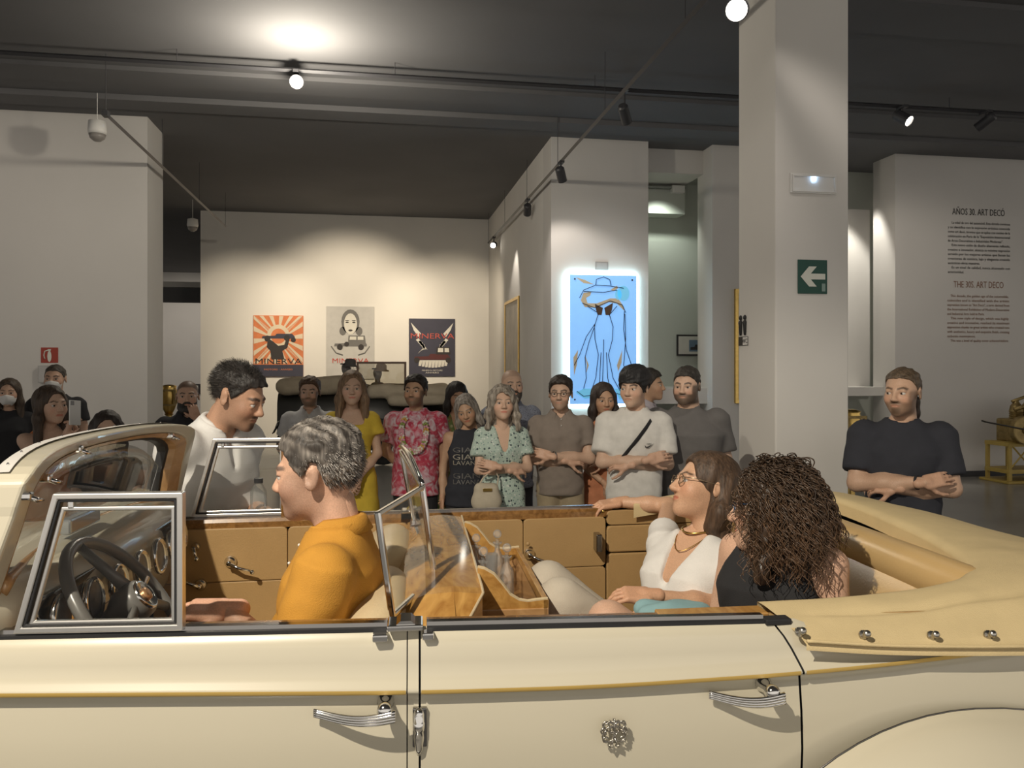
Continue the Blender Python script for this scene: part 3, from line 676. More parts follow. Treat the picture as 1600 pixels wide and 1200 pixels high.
# ------------------------------------------------------------------ people: bodies grown as smooth blended surfaces
f32 = np.float32
def rotm(rx=0, ry=0, rz=0): return np.array((Euler((R(rx), R(ry), R(rz)), 'XYZ')).to_matrix(), dtype=f32)
def sd_prim(p, P):
    k = p[0]
    if k == 'c' or k == 'k':
        a, b, ra, rb = np.array(p[1], f32), np.array(p[2], f32), p[3], p[4]; ba = b - a; L2 = float(ba @ ba) + 1e-9; q = P - a
        t = (q @ ba) / L2
        if k == 'c':
            t = np.clip(t, 0, 1); d = q - t[..., None] * ba; return np.sqrt((d * d).sum(-1)) - (ra + (rb - ra) * t)
        d = q - t[..., None] * ba; L = L2 ** .5
        return np.maximum(np.sqrt((d * d).sum(-1)) - (ra + (rb - ra) * np.clip(t, 0, 1)), np.maximum(-t, t - 1) * L)
    if k == 'e':
        c, r, Rm = np.array(p[1], f32), np.array(p[2], f32), p[3] if len(p) > 3 else None
        q = P - c
        if Rm is not None: q = q @ Rm
        k0 = np.sqrt(((q / r) ** 2).sum(-1)); k1 = np.sqrt(((q / (r * r)) ** 2).sum(-1)) + 1e-6
        return k0 * (k0 - 1) / k1
    if k == 'b':
        c, h, Rm, rd = np.array(p[1], f32), np.array(p[2], f32), p[3], p[4]; q = P - c
        if Rm is not None: q = q @ Rm
        q = np.abs(q) - (h - rd); return np.sqrt((np.maximum(q, 0) ** 2).sum(-1)) + np.minimum(q.max(-1), 0) - rd
    if k == 'l':                                            # loft along z: (z, cx, cy, rx, ry)
        S = np.array(p[1], f32); z = P[..., 2]; zc = np.clip(z, S[0, 0], S[-1, 0])
        cx, cy, rx, ry = (np.interp(zc, S[:, 0], S[:, i]).astype(f32) for i in (1, 2, 3, 4))
        e = 2.4; d = ((np.abs(P[..., 0] - cx) / rx) ** e + (np.abs(P[..., 1] - cy) / ry) ** e) ** (1 / e)
        return np.maximum((d - 1) * np.minimum(rx, ry), np.abs(z - zc) + (d - 1) * .001 - (.0 if not (len(p) > 2 and p[2]) else p[2]))
def bounds(p):
    k = p[0]
    if k in 'ck': a, b = np.array(p[1]), np.array(p[2]); r = max(p[3], p[4]); return np.minimum(a, b) - r, np.maximum(a, b) + r
    if k == 'e' or k == 'b': c = np.array(p[1]); r = max(p[2]) * (1.0 if k == 'e' and p[3:] == () else 1.5); return c - r, c + r
    S = np.array(p[1]); r = 0
    return np.array([(S[:, 1] - S[:, 3]).min(), (S[:, 2] - S[:, 4]).min(), S[0, 0] - .03]), np.array([(S[:, 1] + S[:, 3]).max(), (S[:, 2] + S[:, 4]).max(), S[-1, 0] + .03])
class Vol:
    def __init__(s, lo, hi, h):
        s.h = h; s.ax = [np.arange(lo[i] - 2 * h, hi[i] + 3 * h, h, dtype=f32) for i in range(3)]; s.D = np.full([len(a) for a in s.ax], .2, f32)
    def pts(s, sl=None):
        sl = sl or (slice(None),) * 3
        return np.stack(np.meshgrid(*[s.ax[i][sl[i]] for i in range(3)], indexing='ij'), -1)
    def blk(s, lo, hi): return tuple(slice(max(0, int((lo[i] - s.ax[i][0]) / s.h)), max(0, int((hi[i] - s.ax[i][0]) / s.h) + 2)) for i in range(3))
    def add(s, p, k=.02, grow=0.):
        lo, hi = bounds(p); mg = k + grow + 3 * s.h; sl = s.blk(lo - mg, hi + mg)
        if 0 in s.D[sl].shape: return s
        d = sd_prim(p, s.pts(sl)) - grow; D = s.D[sl]
        h = np.clip(.5 + .5 * (D - d) / k, 0, 1); s.D[sl] = D * (1 - h) + d * h - k * h * (1 - h); return s
    def sub(s, p, k=.01, grow=0.):
        lo, hi = bounds(p); mg = k + grow + 3 * s.h; sl = s.blk(lo - mg, hi + mg)
        if 0 in s.D[sl].shape: return s
        d = -(sd_prim(p, s.pts(sl)) - grow); D = s.D[sl]
        h = np.clip(.5 - .5 * (D - d) / k, 0, 1); s.D[sl] = D * (1 - h) + d * h + k * h * (1 - h); return s
    def clip(s, fn): s.D = np.maximum(s.D, fn(s.pts()).astype(f32)); return s
    def disp(s, fn): s.D = s.D + fn(s.pts()).astype(f32); return s
    def surf(s, smooth=2):
        D = s.D; ins = D < 0
        c = ins[:-1, :-1, :-1]; shp = c.shape; cnt = np.zeros(shp, np.int8)
        for i in (0, 1):
            for j in (0, 1):
                for k in (0, 1): cnt += ins[i:i + shp[0], j:j + shp[1], k:k + shp[2]]
        act = (cnt > 0) & (cnt < 8); idx = np.full(shp, -1, np.int32); A = np.argwhere(act); idx[act] = np.arange(len(A))
        if len(A) == 0: return np.zeros((0, 3), f32), np.zeros((0, 4), np.int32)
        acc = np.zeros((len(A), 3), f32); n = np.zeros(len(A), f32)
        C = [(i, j, k) for i in (0, 1) for j in (0, 1) for k in (0, 1)]
        val = {o: D[A[:, 0] + o[0], A[:, 1] + o[1], A[:, 2] + o[2]] for o in C}
        for o in C:
            for ax in range(3):
                if o[ax] == 0:
                    q = list(o); q[ax] = 1; q = tuple(q); va, vb = val[o], val[q]; m = (va < 0) != (vb < 0)
                    t = np.where(m, va / np.where(m, va - vb, 1), 0)
                    for d in range(3): acc[:, d] += np.where(m, o[d] + (t if d == ax else 0), 0)
                    n += m
        pos = acc / n[:, None]; V = np.stack([s.ax[d][0] + (A[:, d] + pos[:, d]) * s.h for d in range(3)], -1)
        Q = []
        for ax in range(3):
            u, v = [d for d in range(3) if d != ax]
            sl0 = [slice(None)] * 3; sl1 = [slice(None)] * 3; sl0[ax] = slice(None, -1); sl1[ax] = slice(1, None)
            m = ins[tuple(sl0)] != ins[tuple(sl1)]; E = np.argwhere(m)
            E = E[(E[:, u] > 0) & (E[:, v] > 0) & (E[:, u] < shp[u]) & (E[:, v] < shp[v]) & (E[:, ax] < shp[ax])]
            if len(E) == 0: continue
            def at(du, dv): B = E.copy(); B[:, u] -= du; B[:, v] -= dv; return idx[B[:, 0], B[:, 1], B[:, 2]]
            q = np.stack([at(1, 1), at(0, 1), at(0, 0), at(1, 0)], -1)
            flip = ins[E[:, 0], E[:, 1], E[:, 2]]
            if ax == 1: flip = ~flip
            q[~flip] = q[~flip][:, ::-1]; Q.append(q[(q >= 0).all(1)])
        Q = np.concatenate(Q)
        for _ in range(smooth):
            S = np.zeros_like(V); N = np.zeros(len(V), f32)
            for a, b in ((0, 1), (1, 2), (2, 3), (3, 0)):
                for x, y in ((a, b), (b, a)):
                    for d in range(3): S[:, d] += np.bincount(Q[:, x], V[Q[:, y], d], len(V))
                    N += np.bincount(Q[:, x], minlength=len(V))
            V = V * .5 + .5 * S / np.maximum(N, 1)[:, None]
        return V.astype(f32), Q
def grown(prims, h, k=.02, grow=0., pad=.02):
    lo = np.min([bounds(p)[0] for p in prims], 0) - grow - pad; hi = np.max([bounds(p)[1] for p in prims], 0) + grow + pad
    v = Vol(lo, hi, h)
    for p in prims: v.add(p[0] if isinstance(p[0], tuple) else p, k, grow)
    return v
def np_obj(name, parts, m, parent=None):                    # parts: list of (V, Q, colour or None)
    V = np.concatenate([p[0] for p in parts]); off = np.cumsum([0] + [len(p[0]) for p in parts])
    Q = np.concatenate([p[1] + o for p, o in zip(parts, off)])
    me = bpy.data.meshes.new(name); me.vertices.add(len(V)); me.vertices.foreach_set('co', V.astype(f32).ravel())
    me.loops.add(len(Q) * 4); me.loops.foreach_set('vertex_index', Q.astype(np.int32).ravel()); me.polygons.add(len(Q))
    me.polygons.foreach_set('loop_start', np.arange(0, len(Q) * 4, 4, dtype=np.int32))
    me.update(calc_edges=True); me.validate()
    me.polygons.foreach_set('use_smooth', np.ones(len(me.polygons), bool))
    if parts[0][2] is not None:
        c = np.concatenate([np.broadcast_to(np.array(p[2], f32), (len(p[0]), 3)) for p in parts]); c4 = np.ones((len(V), 4), f32); c4[:, :3] = c
        at = me.color_attributes.new('Col', 'FLOAT_COLOR', 'POINT'); at.data.foreach_set('color', c4.ravel())
    me.materials.append(m); return link(bpy.data.objects.new(name, me), parent)
def wav(P, seed, f=30., n=4):
    r = np.random.default_rng(seed); s = 0
    for _ in range(n):
        d = r.normal(size=3); d /= np.linalg.norm(d); s = s + np.sin((P @ (d * f * r.uniform(.6, 1.5)).astype(f32)) + r.uniform(0, 6))
    return s / n
def sst(x, a, b): t = np.clip((x - a) / (b - a), 0, 1); return t * t * (3 - 2 * t)
def mixc(c, t, d): return c * (1 - t[:, None]) + np.array(d, f32) * t[:, None]
def frame(x, z):
    x = np.array(x, float); x /= np.linalg.norm(x); z = np.array(z, float); z -= x * (z @ x); z /= np.linalg.norm(z); return np.stack([x, np.cross(z, x), z], 1)

SKINM = vcol_mat('skin', .5, .15, 260); HAIRM = vcol_mat('hair', .58, .8, 130, .5, True)
EYEM = vcol_mat('eye', .15)
def head_patch(o, h):
    """face and skull in head coordinates (facing -y, origin between the ears); returns volume, vertices, quads, colour"""
    f = o.get('female', False); j = .9 if f else 1.; fat = o.get('fat', 0.)
    v = Vol((-.105, -.135, -.21), (.105, .125, .135), h)
    for p, k in ((('e', (0, .016, .034), (.075, .094, .082)), .02), (('e', (0, -.026, -.02), (.062 + fat * .012, .068, .082)), .03),
                 (('e', (0, -.034, -.066), (.050 * j + fat * .014, .052, .042)), .03), (('e', (0, -.074, -.094), (.021 * j, .018, .017)), .03),
                 (('e', (.037, -.058, -.028), (.026, .026, .026)), .025), (('e', (-.037, -.058, -.028), (.026, .026, .026)), .025),
                 (('c', (-.036, -.080, .020), (.036, -.080, .020), .011, .011), .014),
                 (('c', (0, .022, -.05), (0, .045, -.23), .049 * j + fat * .012, .056 * j + fat * .02), .025)): v.add(p, k)
    for s in (-1, 1):
        v.sub(('e', (s * .032, -.104, .0), (.019, .020, .0115)), .014)
        v.add(('e', (s * .032, -.083, .0075), (.0165, .0095, .0045)), .006); v.add(('e', (s * .032, -.083, -.0085), (.015, .008, .0035)), .006)
        v.add(('e', (s * .079, .012, -.006), (.0075, .0175, .030), rotm(-12, 0, s * 18)), .008); v.sub(('e', (s * .087, .006, -.002), (.006, .009, .016)), .005)
        v.add(('e', (s * .0115, -.099, -.033), (.0085, .010, .0075)), .008)
    nz = o.get('nose', 1.)
    v.add(('c', (0, -.090, .010), (0, -.090 - .021 * nz, -.028), .0065, .0105), .014)
    v.add(('e', (0, -.0905, -.0555), (.025, .0085, .0038)), .008); v.add(('e', (0, -.0895, -.064), (.021, .009, .0045)), .008)
    v.sub(('c', (-.023, -.095, -.0598), (.023, -.095, -.0598), .0022, .0022), .004)
    V, Q = v.surf(1); x, y, z = V[:, 0], V[:, 1], V[:, 2]; ax = np.abs(x)
    sk = np.array(o.get('skin', (.58, .37, .26)), f32); c = np.tile(sk, (len(V), 1)) * (1 + .06 * wav(V, 3, 60)[:, None])
    c = mixc(c, .35 * np.exp(-((ax - .042) ** 2 + (z + .03) ** 2) / .0005) * (y < -.04), sk * np.array((1.1, .72, .66), f32))
    c = mixc(c, .85 * sst(-(((x / .026) ** 2 + ((z + .060) / .0085) ** 2)), -1.1, -.5) * (y < -.075), sk * np.array((.84, .62, .58), f32) if not f else sk * np.array((.85, .42, .40), f32))
    br = np.array(o.get('brow', o.get('hairc', (.05, .035, .025))), f32)
    zb = .0215 + .005 * sst(ax, .012, .036) - .007 * sst(ax, .036, .054)
    c = mixc(c, .9 * (1 - sst(np.abs(z - zb), .003 if not f else .002, .0066 if not f else .005)) * sst(ax, .008, .014) * (1 - sst(ax, .046, .056)) * (y < -.05), br * .8)
    c = mixc(c, .55 * np.exp(-((ax - .032) ** 2 / .00022 + (z - .002) ** 2 / .00006)) * (y < -.06), sk * .35)
    if o.get('stubble'):
        m = (1 - sst(z, -.052, -.036) * (1 - sst(ax, .05, .062))) * (1 - sst(z, .0, .02)) * sst(.045 - y, .0, .03) * sst(z, -.125, -.10)
        m = m * (1 - np.exp(-((x / .022) ** 2 + ((z + .06) / .010) ** 2) * .8)); c = mixc(c, np.clip(m * o['stubble'], 0, 1), br)
        m2 = np.exp(-((x / .024) ** 4 + ((z + .045) / .007) ** 2)) * (y < -.07); c = mixc(c, np.clip(m2 * o['stubble'], 0, 1), br)
    if o.get('goatee'):
        m = np.exp(-((x / .022) ** 4 + ((z + .086) / .016) ** 4)) * (y < -.05); m2 = np.exp(-((x / .025) ** 4 + ((z + .046) / .006) ** 2)) * (y < -.07); c = mixc(c, np.clip((m + m2) * o['goatee'], 0, 1), br)
    if o.get('buzz'):
        zl = np.interp(y, (-.10, -.06, -.03, .0, .03, .07, .11), (.070, .066, .040, .012, -.02, -.05, -.055)); c = mixc(c, sst(z - zl, -.006, .008) * o['buzz'], o.get('hairc', (.05, .04, .03)))
    return v, V, Q, np.clip(c, 0, 1)
HL = ((-.12, .074), (-.085, .072), (-.06, .062), (-.045, .040), (-.030, .018), (-.012, -.004), (.0, .012), (.012, .034), (.028, .030), (.036, -.03), (.07, -.066), (.12, -.072))
def short_hair(v, o, h):
    """cap of hair over the skull, cut along the hairline"""
    t = o.get('thick', .009); top = o.get('top', .010); hl = o.get('hl', 0.)
    hv = Vol((-.13, -.15, -.12), (.13, .15, .17), h)
    for p in (('e', (0, .016, .034), (.075, .094, .082)), ('e', (0, -.022, .01), (.064, .068, .06))): hv.add(p, .02)
    rough = o.get('rough', .004)
    def ds(P):
        z, y = P[..., 2], P[..., 1]; up = sst(z, .03, .10)
        fr = sst(-y, .02, .09) * up * o.get('quiff', 0.)
        return -(t * (.55 + .45 * sst(z, -.04, .03)) + top * up + fr) + rough * wav(P, o.get('seed', 1), 170, 5) + rough * .8 * wav(P * np.array((1, .35, 1), f32), o.get('seed', 1) + 9, 240, 4)
    hv.disp(ds)
    ks, vs_ = [a for a, b in HL], [b for a, b in HL]
    hv.clip(lambda P: (np.interp(P[..., 1] - o.get('recede', 0.), ks, vs_) + hl - P[..., 2] + .004 * wav(P, 8, 300, 3)) * .7)
    for s in (-1, 1): hv.sub(('e', (s * .085, .012, -.012), (.022, .021, .036)), .006)
    V, Q = hv.surf(1); c = np.tile(np.array(o.get('hairc', (.04, .03, .02)), f32), (len(V), 1))
    g = o.get('grey')
    if g is not None: c = mixc(c, np.clip(.5 + .9 * wav(V * np.array((1, .3, .5), f32), 5, 420, 5) + .5 * sst(-V[:, 2], -.06, .05) - .2, 0, 1), g)
    return V, Q, np.clip(c * (1 + .35 * wav(V, 4, 300, 4)[:, None]), 0, 1)
def long_hair(o, h):
    t = o.get('thick', .010); L = o.get('len', .25); wd = o.get('hw', .085); fwd = o.get('fwd', .02)
    hv = Vol((-.17, -.15, -.12 - L), (.17, .17, .16), h)
    for p in (('e', (0, .018, .036), (.077 + t, .096 + t, .084 + t)),): hv.add(p, .02)
    hv.add(('b', (0, .055, -.06 - L * .35), (wd * .85, .045, .10 + L * .45), None, .04), .04)
    for s in (-1, 1):
        sl = o.get('sides', (1, 1))[0 if s < 0 else 1]
        bk = o.get('back', 0.); hv.add(('c', (s * (wd - .012), -.005 + bk, .02), (s * wd, -.01 + bk, -.08), .026, .028), .03)
        hv.add(('c', (s * wd, -.01 + bk, -.08), (s * (wd + .012 - bk * .6), -fwd + bk, -.08 - L * sl * .9), .030, .022), .03)
    # open the face
    hv.sub(('e', (o.get('part', 0) * .02, -.085, -.030), (.063, .07, .106 - .02 * o.get('fringe', 0))), .012)
    hv.sub(('c', (0, -.10, -.09), (0, -.10, -.30), .062, .075), .012)
    hv.disp(lambda P: o.get('rough', .004) * (wav(P * np.array((1, 1, .12), f32), o.get('seed', 2), 210, 5) + .7 * wav(P * np.array((1, 1, .5), f32), o.get('seed', 2) + 5, 70, 3)))
    if o.get('wavy'): hv.disp(lambda P: o['wavy'] * wav(P, o.get('seed', 2) + 3, 95, 5))
    V, Q = hv.surf(1); c = np.tile(np.array(o.get('hairc', (.04, .03, .02)), f32), (len(V), 1)) * (1 + .4 * wav(V * np.array((1, 1, .1), f32), 4, 320, 5)[:, None])
    if o.get('grey') is not None: c = mixc(c, np.clip(.5 + .9 * wav(V * np.array((1, 1, .2), f32), 5, 260, 5), 0, 1), o['grey'])
    return V, Q, np.clip(c, 0, 1)
def hand_patch(side, curl=.5, spread=.2, h=.0042, s=1., thumb=.3):
    """hand: x along the fingers, z out of the back of the hand, thumb towards y*side"""
    pr = [('b', (.045, 0, 0), (.047, .037, .0135), None, .012), ('c', (-.03, 0, 0), (.015, 0, 0), .025, .025), ('e', (.03, side * .024, -.008), (.03, .017, .016))]
    v = Vol((-.05, -.10, -.10), (.21, .10, .06), h)
    for p in pr: v.add(p, .012)
    cu = curl if isinstance(curl, (list, tuple)) else [curl] * 4
    for i, (yy, L, rr) in enumerate(((.029, .070, .0085), (.0095, .078, .0088), (-.0105, .073, .0085), (-.029, .057, .0075))):
        p = np.array((.088 - abs(yy - .005) * .25, yy * side, .002)); a = .1 + cu[i] * .9; sp = (yy * spread * 6) * side
        for q, (fr, da) in enumerate(((.44, .0), (.30, 1.15), (.26, .8))):
            a += da * cu[i]; d = np.array((math.cos(a) * math.cos(sp), math.sin(sp), -math.sin(a))); n = p + d * L * fr * 1.05
            v.add(('c', tuple(p), tuple(n), rr * (1 - .1 * q), rr * (.92 - .1 * q)), .004); p = n
    p = np.array((.018, side * .026, -.006)); a = .95 - thumb * .5
    for q, (L, rr) in enumerate(((.045, .0125), (.034, .0100), (.027, .0088))):
        d = np.array((math.cos(a), side * math.sin(a), -.25 - thumb * .6)); d /= np.linalg.norm(d); n = p + d * L
        v.add(('c', tuple(p), tuple(n), rr, rr * .9), .006); p = n; a -= .25 + thumb * .35
    V, Q = v.surf(1); return V * s, Q

def person(name, head, yaw, o):
    """head: where the middle of the head is (world). yaw 0 faces the photographer's side. o: look and pose"""
    f = o.get('female', False); H = o.get('h', 5e-3); g = o.get('girth', 1.); sw = (.150 if f else .178) * o.get('shw', 1.)
    z0 = 1.605; seat = o.get('seat'); S = o.get('scale') or (head[2] / z0)
    hl = np.array(o.get('headoff', (0, -.022, 0)), float)
    lean, roll, twist = o.get('lean', 0), o.get('roll', 0), o.get('twist', 0)
    piv = np.array((0, 0, .95)); T = np.array((Euler((R(lean), R(roll), R(twist)), 'XYZ')).to_matrix())
    up = lambda V: (np.asarray(V, float) - piv) @ T.T + piv
    hc = np.array((0, .0, z0)) + hl; hw = up(hc) * S
    cz, sz = math.cos(R(yaw)), math.sin(R(yaw))
    root = empty(name, (head[0] - (hw[0] * cz - hw[1] * sz), head[1] - (hw[0] * sz + hw[1] * cz), 0 if not o.get('float') else head[2] - hw[2]), R(yaw))
    tag(root, o['label'], 'person', o.get('group'))
    RL = np.array(root.location, float); Rz = np.array(((cz, -sz, 0), (sz, cz, 0), (0, 0, 1)))
    inv = lambda w_: (((np.array(w_, float) - RL) @ Rz) / S - piv) @ T + piv
    invd = lambda d_: (np.array(d_, float) @ Rz) @ T
    sk = np.array(o.get('skin', (.58, .37, .26)), f32)
    # ---- upper body with arms
    if f: tor = [(.86, 0, .0, .16 * g, .115 * g), (.95, 0, 0, .165 * g, .115 * g), (1.08, 0, 0, .125 * g, .09 * g), (1.16, 0, -.005, .125 * g, .095 * g), (1.27, 0, -.012, .145 * g, .115 * g), (1.34, 0, 0, .150, .095), (1.40, 0, .01, .125, .072), (1.455, 0, .015, .065, .055)]
    else: tor = [(.86, 0, .0, .155 * g, .11 * g), (.95, 0, 0, .160 * g, .115 * g), (1.08, 0, -.005 * g, .150 * g, .11 * g), (1.18, 0, -.01, .155 * g, .115 * g), (1.29, 0, -.008, .170 * g, .12 * g), (1.355, 0, 0, .172, .108), (1.41, 0, .01, .14, .08), (1.465, 0, .015, .07, .058)]
    ar = 1.15 if o.get('big') else (.82 if f else 1.)
    J = {}
    for s in (-1, 1):
        sh = np.array((s * sw, .012, 1.385)); a = o.get('arm_r' if s < 0 else 'arm_l', 'down')
        if isinstance(a, str):
            el, wr, hx, hz, cu = {'down': ((s * (sw + .045), .03, 1.12), (s * (sw + .05), -.05, .88), None, (s * .9, -.3, 0), .35),
                'behind': ((s * (sw + .07), .07, 1.13), (s * .08, .16, .98), None, (0, 1, 0), .4),
                'clasp': ((s * (sw + .04), -.01, 1.12), (s * .045, -.19, .96), (-s * .5, -.3, -.6), (s * .3, -.9, .3), .35),
                'cross_over': ((s * (sw + .035), -.07, 1.13), (-s * .08, -.205, 1.165), (-s * .93, .22, .22), (0, -1, .35), .3),
                'cross_under': ((s * (sw + .035), -.06, 1.12), (-s * .05, -.165, 1.125), (-s * .85, .35, -.05), (0, -.7, .7), .4),
                'chin': ((s * (sw + .02), -.12, 1.17), (s * .07, -.17, 1.44), (-s * .3, .1, .9), (0, -1, .2), .8)}[a]
            hx = hx or tuple(np.array(wr) - np.array(el))
        else:
            el, wr, hx, hz, cu = a[:5]
            if len(a) > 5: el, wr, hx, hz = inv(el), inv(wr), invd(hx), invd(hz)
        J[s] = (sh, np.array(el, float), np.array(wr, float), hx, hz, cu)
    pr = [('l', tor), ('c', (0, .03, 1.44), (0, .025, 1.52), .052 * (1 if not f else .85), .045 * (1 if not f else .85))]
    for s in (-1, 1):
        sh, el, wr = J[s][:3]
        pr += [('e', tuple(sh + np.array((-s * .012, 0, -.01))), (.058 * ar, .056 * ar, .060 * ar)), ('c', tuple(sh), tuple(el), .049 * ar, .038 * ar),
               ('c', tuple(el), tuple(el * .6 + wr * .4), .038 * ar, .038 * ar), ('c', tuple(el * .6 + wr * .4), tuple(wr), .038 * ar, .025 * ar),
               ('c', tuple(sh * .9 + np.array((0, 0, .015))), (0, .02, 1.46), .035, .035)]
    parts = []
    v = grown(pr, .011 * o.get('bh', 1.18), .025); V, Q = v.surf(2); parts.append((up(V) * S, Q, sk * (1 + .05 * wav(V, 2, 25)[:, None])))
    for s in (-1, 1):
        sh, el, wr, hx, hz, cu = J[s]
        if hx is None or o.get('nohand_' + ('r' if s < 0 else 'l')): continue
        HV, HQ = hand_patch(s if not o.get('swap') else -s, cu, h=.0054 if H > .0045 else .0036, s=.92 if f else 1.0)
        # thumb side follows the body side with the back of the hand outwards
        V = HV @ frame(hx, hz).T + wr; parts.append((up(V) * S, HQ, sk * np.array((1.02, .96, .94), f32)))
    # ---- head
    hy, hp, hr = o.get('look', (0, 0, 0)); RH = np.array(Euler((R(hp), R(hr), R(hy)), 'XYZ').to_matrix())
    hs = o.get('headscale', 1.06)
    hd = lambda V: up(np.asarray(V, float) * hs @ RH.T + hc) * S
    hvol, V, Q, c = head_patch(o, H); parts.append((hd(V), Q, c))
    # ---- legs
    lg = []
    for s in (-1, 1):
        hp_ = (s * .085, 0, .93)
        if seat: tl = seat.get('tl', .43); kn = np.array((s * seat.get('kx', .11), -tl * math.cos(math.asin(min(1, seat.get('kz', 0.) / tl))), .93 + seat.get('kz', .0))); an = kn + np.array((0, seat.get('ay', -.05), -.43))
        else: kn = np.array((s * .095, -.012, .50)); an = np.array((s * .10, .01, .09))
        J['leg', s] = (np.array(hp_), kn, an)
        lg += [('c', hp_, tuple(kn), .082 * g, .055), ('c', tuple(kn), tuple(kn * .62 + an * .38 + np.array((0, .015, 0))), .053, .053), ('c', tuple(kn * .62 + an * .38 + np.array((0, .015, 0))), tuple(an), .053, .036),
               ('c', tuple(an + np.array((0, .02, -.05))), tuple(an + np.array((0, -.13, -.062))), .036, .028)]
    lg.append(('e', (0, .01, .93), (.15 * g, .11 * g, .10)))
    v = grown(lg, .014 if seat else .022, .03); V, Q = v.surf(1); parts.append((V * S, Q, sk))
    body = np_obj('body', parts, SKINM, root)
    # ---- eyes
    for s in (-1, 1):
        n = 12; m = 8; vv = []; 
        for i in range(m + 1):
            for k in range(n):
                th = PI * i / m; ph = 2 * PI * k / n; vv.append((math.sin(th) * math.cos(ph), -math.cos(th), math.sin(th) * math.sin(ph)))
        vv = np.array(vv, f32); q = np.array([(i * n + k, i * n + (k + 1) % n, (i + 1) * n + (k + 1) % n, (i + 1) * n + k) for i in range(m) for k in range(n)], np.int32)
        gz = np.array(o.get('gaze', (0, -1, 0)), f32); gz /= np.linalg.norm(gz); dt = vv @ gz
        c = np.where((dt > .86)[:, None], np.array((.05, .03, .02), f32), np.array((.62, .58, .54), f32))
        np_obj('eye', [(hd(vv * .0125 + np.array((s * .032, -.0785, -.0005), f32)), q, c)], EYEM, body)
    # ---- hair, beard
    if o.get('hair') == 'short': V, Q, c = short_hair(hvol, o, H); np_obj('hair', [(hd(V), Q, c)], HAIRM, root)
    if o.get('hair') == 'long': V, Q, c = long_hair(o, max(H, .005)); np_obj('hair', [(hd(V), Q, c)], HAIRM, root)
    if o.get('beard'):
        bv = Vol((-.10, -.135, -.15), (.10, .06, .03), H); sl = tuple(slice(0, n) for n in bv.D.shape)
        P = bv.pts(); full = grown([('e', (0, -.026, -.02), (.062, .068, .082)), ('e', (0, -.034, -.066), (.052, .054, .044)), ('e', (0, -.074, -.094), (.024, .02, .02))], H, .03)
        for p in (('e', (0, -.026, -.02), (.063, .069, .082)), ('e', (0, -.034, -.066), (.053, .055, .044)), ('e', (0, -.076, -.096), (.026, .021, .022))): bv.add(p, .03)
        bv.disp(lambda P: -.006 - o['beard'] * sst(-P[..., 2], .05, .11) + .0025 * wav(P, 6, 260, 5))
        bv.clip(lambda P: np.maximum(P[..., 2] - np.interp(np.abs(P[..., 0]), (0, .02, .034, .05, .058, .07), (-.040, -.040, -.055, -.045, -.01, .015)), P[..., 1] - .005))
        bv.sub(('e', (0, -.10, -.061), (.021, .03, .0075)), .004)
        V, Q = bv.surf(1); np_obj('beard', [(hd(V), Q, np.array(o.get('beardc', o.get('hairc', (.04, .03, .02))), f32) * (1 + .3 * wav(V, 7, 300)[:, None]))], HAIRM, root)
    if o.get('mask'):
        mv = Vol((-.09, -.15, -.13), (.09, .02, .02), H)
        for p in (('e', (0, -.030, -.035), (.063, .070, .075)), ('e', (0, -.080, -.045), (.030, .045, .042))): mv.add(p, .03)
        mv.disp(lambda P: -.006 + 0 * P[..., 0]); mv.clip(lambda P: np.maximum(np.maximum(P[..., 2] + .012 + .25 * np.abs(P[..., 0]), -.112 - P[..., 2] + .1 * np.abs(P[..., 0])), P[..., 1] + .045))
        V, Q = mv.surf(1); np_obj('face_mask', [(hd(V), Q, None)], mat('mask_white', (.72, .71, .69), .9), root)
    if o.get('glasses'):
        gl = MB(); r_ = .021
        for s in (-1, 1):
            gl.tube([hd((s * .032 + r_ * math.cos(2 * PI * k / 20), -.104 + .006 * abs(math.cos(2 * PI * k / 20)), .0 + r_ * .8 * math.sin(2 * PI * k / 20))) for k in range(21)], .0016 * S, 6)
            gl.tube([hd((s * .053, -.100, .006)), hd((s * .074, -.06, .008)), hd((s * .082, .012, .006)), hd((s * .080, .025, -.008))], .0015 * S, 6)
        gl.tube([hd((-.011, -.105, .003)), hd((0, -.108, .006)), hd((.011, -.105, .003))], .0015 * S, 6)
        G = gl.build('glasses', mat('glasses_' + o['glasses'], {'black': (.02, .02, .02), 'gold': (.55, .45, .32), 'blue': (.05, .12, .25)}[o['glasses']], .3, .4 if o['glasses'] != 'gold' else 1.), root, smooth=True)
        for s in (-1, 1):
            lm = MB(); lm.add([tuple(hd((s * .032 + r_ * math.cos(2 * PI * k / 20), -.103 + .006 * abs(math.cos(2 * PI * k / 20)), r_ * .8 * math.sin(2 * PI * k / 20)))) for k in range(20)], [tuple(range(20))]); lm.build('lens', GLASS, G)
    # ---- clothes
    ch = o.get('ch', .0118)
    def sleeves(frac, extra, flare=.0):
        out = []
        for s in (-1, 1):
            sh, el, wr = J[s][:3]
            if frac <= 0: continue
            out.append(('e', tuple(sh + np.array((-s * .012, 0, -.008))), (.061 * ar, .060 * ar, .062 * ar)))
            if frac <= 1: out.append(('k', tuple(sh), tuple(sh + (el - sh) * frac), .052 * ar, .050 * ar + flare))
            else: out += [('c', tuple(sh), tuple(el), .050 * ar, .044 * ar), ('k', tuple(el), tuple(el + (wr - el) * (frac - 1)), .043 * ar, .036 * ar + flare)]
            out.append(('c', tuple(sh * .9 + np.array((0, 0, .012))), (0, .02, 1.455), .036, .036))
        return out
    sc_ = o.get('shirt')
